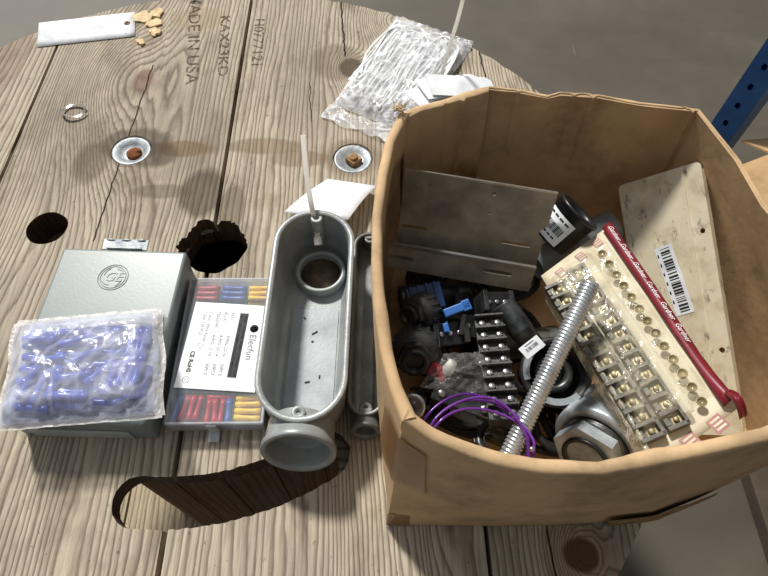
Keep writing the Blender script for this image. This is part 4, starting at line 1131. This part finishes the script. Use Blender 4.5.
# galvanised connector by the near-left corner
zc = W(414, 404, .10); zm = axis_m(zc, zc+V((-.2, -.5, .8)))
zf = thing('conduit_connector', 'small bright conduit connector at the near left corner inside the carton', 'conduit connector', zm)
bm = bm_new(); add_lathe(bm, [(.009, -.02), (.0105, -.02), (.0105, .004), (.0125, .004), (.0125, .012), (.0085, .012), (.0085, -.015), (0, -.015)], 32, zm); obj('sleeve', bm, 'zinc', zf)
bm = bm_new(); add_lathe(bm, [(0, 0), (.0028, 0), (.0028, .005), (0, .005)], 12, zm @ T(.0105, 0, -.008) @ R(PI/2, 'Y')); obj('set_screw', bm, 'dark_metal', zf)

# red and white connector
def rbox(c, size, rot, bev=.001): return T(*c) @ Euler(rot).to_matrix().to_4x4()
m_ = rbox(W(437, 372, .112), 0, (.3, .2, -.5))
rw = thing('wire_connector', 'small red plug with a white cap between the cable glands and the purple wire', 'wire connector', m_)
bm = bm_new(); add_box(bm, (.020, .014, .012), m_, .0015); obj('housing', bm, 'redplastic', rw)
bm = bm_new(); add_lathe(bm, [(.0058, 0), (.0062, .004), (.0045, .014), (0, .015)], 18, m_ @ T(.008, .004, .002) @ R(-1.0, 'X')); obj('cap', bm, 'nylon', rw)

# blue pieces
for (px, py, z_, sx, sy, rz, mt, lab) in ((457, 309, .118, .030, .009, .35, 'bluetape', 'bright blue plastic strip just below the bracket'), (446, 328, .108, .006, .010, .2, 'bluetape', 'tiny bright blue plastic tab among the black parts'), (389, 345, .11, .005, .020, .15, 'bluetape', 'bright blue plastic sliver against the carton left wall'), (425, 300, .088, .040, .030, .2, 'blueplastic', 'dark blue plastic block in the shadow under the bracket')):
    m_ = rbox(W(px, py, z_), 0, (.25, -.1, rz)); 
    bm = bm_new(); add_box(bm, (sx, sy, .006 if mt == 'bluetape' else .022), m_, .0012)
    if mt == 'bluetape': add_box(bm, (sx*.3, sy*1.3, .004), m_ @ T(sx*.35, 0, .001), .0008)
    else:
        for k in range(4): add_box(bm, (.003, .031, .004), m_ @ T(-.014+k*.009, 0, .012), .0005)
    tag(obj('plastic_piece', bm, mt), lab, 'plastic piece')

# black relay blocks
def relay(name, label, c, rot, size=(.036, .026, .024)):
    m_ = rbox(c, 0, rot); root = thing(name, label, 'relay', m_)
    bm = bm_new(); add_box(bm, size, m_, .0016); obj('housing', bm, 'black', root)
    for sx in (-1, 1):
        bm = bm_new(); add_box(bm, (size[0]*.16, size[1]*.9, size[2]*.5), m_ @ T(sx*size[0]*.46, 0, size[2]*.55), .0008); obj('barrier', bm, 'black_matte', root)
    for sx in (-.5, 0, .5):
        bm = bm_new(); add_lathe(bm, [(0, 0), (.0028, 0), (.0028, .0018), (.002, .0024), (0, .0024)], 12, m_ @ T(sx*size[0]*.55, 0, size[2]/2)); obj('screw', bm, 'tin', root)
relay('relay', 'black relay block right of the smaller cable gland', W(447, 335, .092), (.35, .1, .15))
relay('relay', 'black relay block beneath the bright blue strip', W(476, 327, .096), (.5, .0, -.2), (.034, .024, .022))
relay('relay', 'black relay block near the centre of the carton beside the nipple', W(492, 306, .085), (.2, .2, .1), (.034, .026, .026))
# black terminal strip with silver screws
m_ = plane_m(W(488, 322, .105), (W(505, 425, .115)-W(488, 322, .105)), V((1, .1, .1)))
if (m_.to_3x3() @ V((0, 0, 1))).z < 0: m_ = m_ @ R(PI, 'X')
L_ = (W(505, 425, .115)-W(488, 322, .105)).length
ts = thing('terminal_block', 'long black terminal block with silver screws beside the threaded rod', 'terminal block', m_)
bm = bm_new(); add_box(bm, (L_, .030, .008), m_ @ T(L_/2, 0, .004), .001)
for k in range(9): add_box(bm, (.0028, .030, .016), m_ @ T(L_*(k+.02)/8.05, 0, .008), .0006)
obj('base', bm, 'terminal_black', ts)
for k in range(8):
    for s_ in (-1, 1):
        bm = bm_new(); add_lathe(bm, [(0, .008), (.0036, .008), (.0036, .0105), (.0026, .0115), (0, .0115)], 14, m_ @ T(L_*(k+.52)/8.05, s_*.008, 0)); obj('screw', bm, 'tin', ts)['label'] = 'silver screw head'
# dusty bag over parts
bm = bm_new(); g0_ = [W(420, 385, .120), W(492, 400, .125), W(486, 350, .122), W(440, 352, .118)]
def db(u, v):
    p = g0_[0]*(1-u)*(1-v)+g0_[1]*u*(1-v)+g0_[2]*u*v+g0_[3]*(1-u)*v
    return p + V((0, 0, .012*math.sin(PI*u)*math.sin(PI*v)+.005*noise.noise(V((u*5, v*5, 2)))+.002*noise.noise(V((u*16, v*16, 2)))-.004))
add_grid(bm, db, 36, 30); tag(obj('plastic_bag', bm, 'darkbag', recalc=False), 'dusty clear plastic bag crumpled over black parts beside the purple wire', 'bag')
m_ = rbox(W(462, 402, .105), 0, (.15, .1, -.35))
bb = thing('strut_clamp', 'dark metal strap clamp with small screws under the purple wire', 'clamp', m_)
bm = bm_new(); add_box(bm, (.062, .016, .005), m_, .001); add_box(bm, (.012, .016, .014), m_ @ T(-.025, 0, -.006), .001); add_box(bm, (.012, .016, .014), m_ @ T(.025, 0, -.006), .001); obj('strap', bm, 'dark_metal', bb)
for s_ in (-1, 1):
    bm = bm_new(); add_lathe(bm, [(0, 0), (.004, 0), (.004, .003), (.003, .004), (0, .004)], 16, m_ @ T(s_*.022, 0, .0025)); obj('screw', bm, 'tin', bb)
m_ = rbox(W(440, 412, .085), 0, (.1, 0, .2))
# deeper filler hardware that shows in the gaps
def washer_nut(name, label, cat, c, axis, r, mat, kind=0):
    m_ = axis_m(c, c+V(axis)); root = thing(name, label, cat, m_)
    bm = bm_new(); add_lathe(bm, [(r*.72, -.012), (r, -.012), (r, -.002), (r*.96, 0), (r*.74, 0), (r*.72, -.012)], 36, m_)
    if kind: 
        for k in range(8): add_box(bm, (.004, .005, .009), m_ @ R(k*PI/4) @ T(r*1.02, 0, -.006), .0006)
    obj('ring', bm, mat, root)
    bm = bm_new(); add_lathe(bm, [(r*.70, -.016), (r*.735, -.016), (r*.735, .003), (r*.70, .003), (r*.70, -.016)], 36, m_); obj('liner', bm, 'black', root)
for (px, py, z_, ax_, r_, mt, lab) in (
  (462, 345, .070, (.1, -.3, 1), .024, 'dark_metal', 'dark lock ring lying beneath the relay blocks'),
  (520, 405, .075, (.2, -.2, 1), .022, 'dark_metal', 'dark lock ring beneath the threaded rod'),
  (440, 300, .060, (0, -.3, 1), .026, 'black_matte', 'black lock ring deep under the bracket'),
    (425, 405, .065, (.2, -.3, 1), .020, 'black_matte', 'black lock ring near the left front corner of the carton'),
  (500, 440, .080, (.1, .1, 1), .024, 'dark_metal', 'dark lock ring by the near wall under the purple wire')):
    washer_nut('lock_ring', lab, 'lock ring', W(px, py, z_), ax_, r_, mt, 1)
for k, (p0, p1, r_, lab) in enumerate(((W(400, 300, .05), W(470, 290, .05), .017, 'dark pipe nipple lying deep at the far left of the carton'), (W(430, 400, .045), W(530, 440, .045), .019, 'dark pipe nipple along the near wall at the bottom'), (W(480, 350, .04), W(560, 340, .04), .018, 'dark pipe nipple at the bottom middle of the carton'))):
    bm = bm_new(); m_ = axis_m(p0, p1); L_ = (p1-p0).length
    prof = [(r_*.8, 0), (r_*.95, 0)]
    for q in range(8): prof += [(r_, .002+q*.002), (r_*.95, .003+q*.002)]
    prof += [(r_*.98, L_*.5)]
    for q in range(8, 0, -1): prof += [(r_, L_-.002-q*.002), (r_*.95, L_-.001-q*.002)]
    prof += [(r_*.8, L_), (r_*.8, 0)]
    add_lathe(bm, prof, 28, m_); tag(obj('pipe_nipple', bm, 'dark_metal' if k < 2 else 'cast_dark'), lab, 'pipe nipple')

rc3 = random.Random(21)  # black filler loops added to darken the bottom of the carton
for k, (px, py, z_, rad, lab) in enumerate(((430, 350, .045, .050, 'added black filler loop darkening the bottom left of the carton'), (500, 330, .035, .048, 'added black filler loop darkening the space deep under the bracket'), (470, 400, .050, .045, 'added black filler loop darkening the space under the purple wire'), (560, 420, .040, .045, 'added black filler loop darkening the bottom beneath the galvanised union'), (425, 285, .035, .040, 'added black filler loop darkening the far left corner under the bracket'), (500, 275, .030, .045, 'added black filler loop darkening the space behind the black relay blocks'))):
    c = W(px, py, z_); bm = bm_new(); c.x = max(c.x, .030+rad+.022); c.y = max(c.y, .125+rad+.02)
    for q in range(7):
        ph = rc3.uniform(0, 6); pts = []
        for i in range(30):
            a_ = 2*PI*i/30; r_ = rad*(1-.12*q)+.003*math.sin(3*a_+ph)
            pts.append(c+V((r_*math.cos(a_), r_*math.sin(a_)*.9, .004*math.sin(2*a_+ph)+.004*(q % 3))))
        add_tube(bm, pts, .0042, 7, closed=True)
    tag(obj('dark_filler_loop', bm, 'blackcore'), lab, 'cable')
# ------------------------------------------------------------------ purple wire
pw = thing('wire_coil', 'coil of purple wire at the near side of the hardware in the carton', 'wire', W(470, 415, .15))
cc = W(474, 428, .145); 
for k, (dx, dy, ra_, rb2, dz, mt) in enumerate(((0, 0, .047, .044, 0, 'purple'), (.003, -.003, .046, .040, .003, 'purple2'), (-.002, .003, .048, .046, -.002, 'purple'), (.002, .001, .044, .043, .0055, 'purple2'))):
    bm = bm_new(); pts = []
    for i in range(40):
        a_ = PI*1.02-(PI*1.30)*i/39+.05*k
        pts.append(V((cc.x+dx+ra_*math.cos(a_)+.002*math.sin(3*a_+k), cc.y+dy+rb2*math.sin(a_)-.018+.0015*math.sin(2*a_+2*k), cc.z+dz+.002*math.sin(2*a_+k*2)+(-.02*max(0, i-30)/9)-.012*max(0, 8-i)/8)))
    add_tube(bm, pts, .0013, 8); obj('strand', bm, mt, pw)
bm = bm_new(); add_lathe(bm, [(0, 0), (.0022, 0), (.0022, .004), (.0012, .005), (0, .005)], 12, T(*W(531, 450, .15))); obj('crimp_end', bm, 'tin', pw)

# ------------------------------------------------------------------ rack upright, cartons on its shelf, dark strip on the floor
pc = V((.845, 1.0)); ang = -.93
pm_ = T(pc.x, pc.y, ZF) @ R(ang)
rk = thing('rack_upright', 'blue steel pallet rack upright with punched holes, behind the carton', 'rack upright', pm_)
HP = 1.9
bm = bm_new(); add_box(bm, (.058, .0025, HP), pm_ @ T(0, -.03, HP/2), .0004); face = obj('front_face', bm, 'rackblue', rk)
b = bm_new()
for k in range(36): add_prism(b, [(x, y) for x, y in stadium(.011, .016, 6)], -.01, .01, pm_ @ T(-.002, -.03, .052+k*.05) @ R(PI/2, 'X'))
c_ = obj('cutter', b, 'cast'); pr = face.parent; face.parent = None; face.matrix_world = wm(face); bpy.context.view_layer.update(); boolean(face, c_); face.parent = pr; face.matrix_basis = M(); face.matrix_parent_inverse = M()
bm = bm_new()
for s_ in (-1, 1):
    add_box(bm, (.0025, .070, HP), pm_ @ T(s_*.028, .005, HP/2), .0004); add_box(bm, (.018, .0025, HP), pm_ @ T(s_*.020, .039, HP/2), .0004)
obj('side_flange', bm, 'rackblue', rk)
bm = bm_new(); add_box(bm, (.11, .12, .006), pm_ @ T(0, .005, .0032), .001); obj('foot_plate', bm, 'rackblue', rk)
def open_box(name, label, m, w, l, h, flap_a):
    root = thing(name, label, 'cardboard box', m)
    bm = bm_new()
    add_box(bm, (w, l, .004), m @ T(0, 0, .003))
    for (sx, sy, cx, cy) in ((w, .004, 0, -l/2), (w, .004, 0, l/2), (.004, l-.008, -w/2+.002, 0), (.004, l-.008, w/2-.002, 0)): add_box(bm, (sx, sy, h-.006), m @ T(cx, cy, h/2+.003))
    obj('carton', bm, 'cardboard2', root)
    for (cx, cy, rz, ww, dd) in ((0, -l/2, 0, w, l*.42), (0, l/2, PI, w, l*.42), (-w/2, 0, -PI/2, l, w*.42), (w/2, 0, PI/2, l, w*.42)):
        bm = bm_new(); add_box(bm, (ww-.004, dd, .004), m @ T(cx, cy, h) @ R(rz) @ R(-flap_a, 'X') @ T(0, -dd/2, 0)); obj('flap', bm, 'cardboard2', root)
sh = T(1.06, .77, -.42) @ R(0)
rs = thing('shelf', 'dark low shelf of the rack carrying the cardboard boxes at the right edge', 'shelf', sh)
bm = bm_new(); add_box(bm, (.50, .30, .03), sh @ T(.03, -.02, -.02), .002); obj('board', bm, 'dark_brown', rs)
for sx in (-.20, .26):
    for sy in (-.15, .11): bm = bm_new(); add_box(bm, (.03, .03, .302), sh @ T(sx, sy, -.187), .002); obj('leg', bm, 'rackblue', rs)
open_box('cardboard_box', 'open brown cardboard box on the shelf at the right edge, behind the blue upright', T(.985, .76, -.4235) @ R(.12), .24, .22, .20, -.5)
bm = bm_new(); add_box(bm, (.058, 1.0, .04), T(.925, .05, ZF+.021) @ R(-.02), .003)  # long low dark strip on the floor
tag(obj('dark_floor_strip', bm, 'dark_brown'), 'dark strip lying on the floor at the lower right', 'timber')

# ------------------------------------------------------------------ light
wd = bpy.data.worlds.new('daylight'); scn.world = wd; wd.use_nodes = True
nt = wd.node_tree; bgn = nt.nodes['Background']
tcw = nt.nodes.new('ShaderNodeTexCoord'); sp = nt.nodes.new('ShaderNodeSeparateXYZ'); nt.links.new(tcw.outputs['Generated'], sp.inputs[0])
# a bright doorway side (far left) and a dimmer hall on the other
dt = nt.nodes.new('ShaderNodeVectorMath'); dt.operation = 'DOT_PRODUCT'; nt.links.new(tcw.outputs['Generated'], dt.inputs[0]); dt.inputs[1].default_value = V((-.62, .45, .64)).normalized()
rp = nt.nodes.new('ShaderNodeValToRGB'); nt.links.new(dt.outputs['Value'], rp.inputs[0])
rp.color_ramp.elements[0].position = .0; rp.color_ramp.elements[0].color = (.26, .255, .25, 1)
rp.color_ramp.elements[1].position = .95; rp.color_ramp.elements[1].color = (.95, 1.0, 1.06, 1)
nt.links.new(rp.outputs[0], bgn.inputs[0]); bgn.inputs[1].default_value = .48
sl = bpy.data.lights.new('sun', 'SUN'); sl.energy = 4.2; sl.angle = math.radians(6); sl.color = (1, .965, .91)
so = bpy.data.objects.new('sun', sl); COL.objects.link(so)
so.rotation_euler = V((-.42, .80, 1.0)).to_track_quat('Z', 'Y').to_euler()
scn.view_settings.view_transform = 'Standard'; scn.view_settings.look = 'None'; scn.view_settings.gamma = 1; scn.view_settings.exposure = 0
scn.view_settings.use_curve_mapping = False
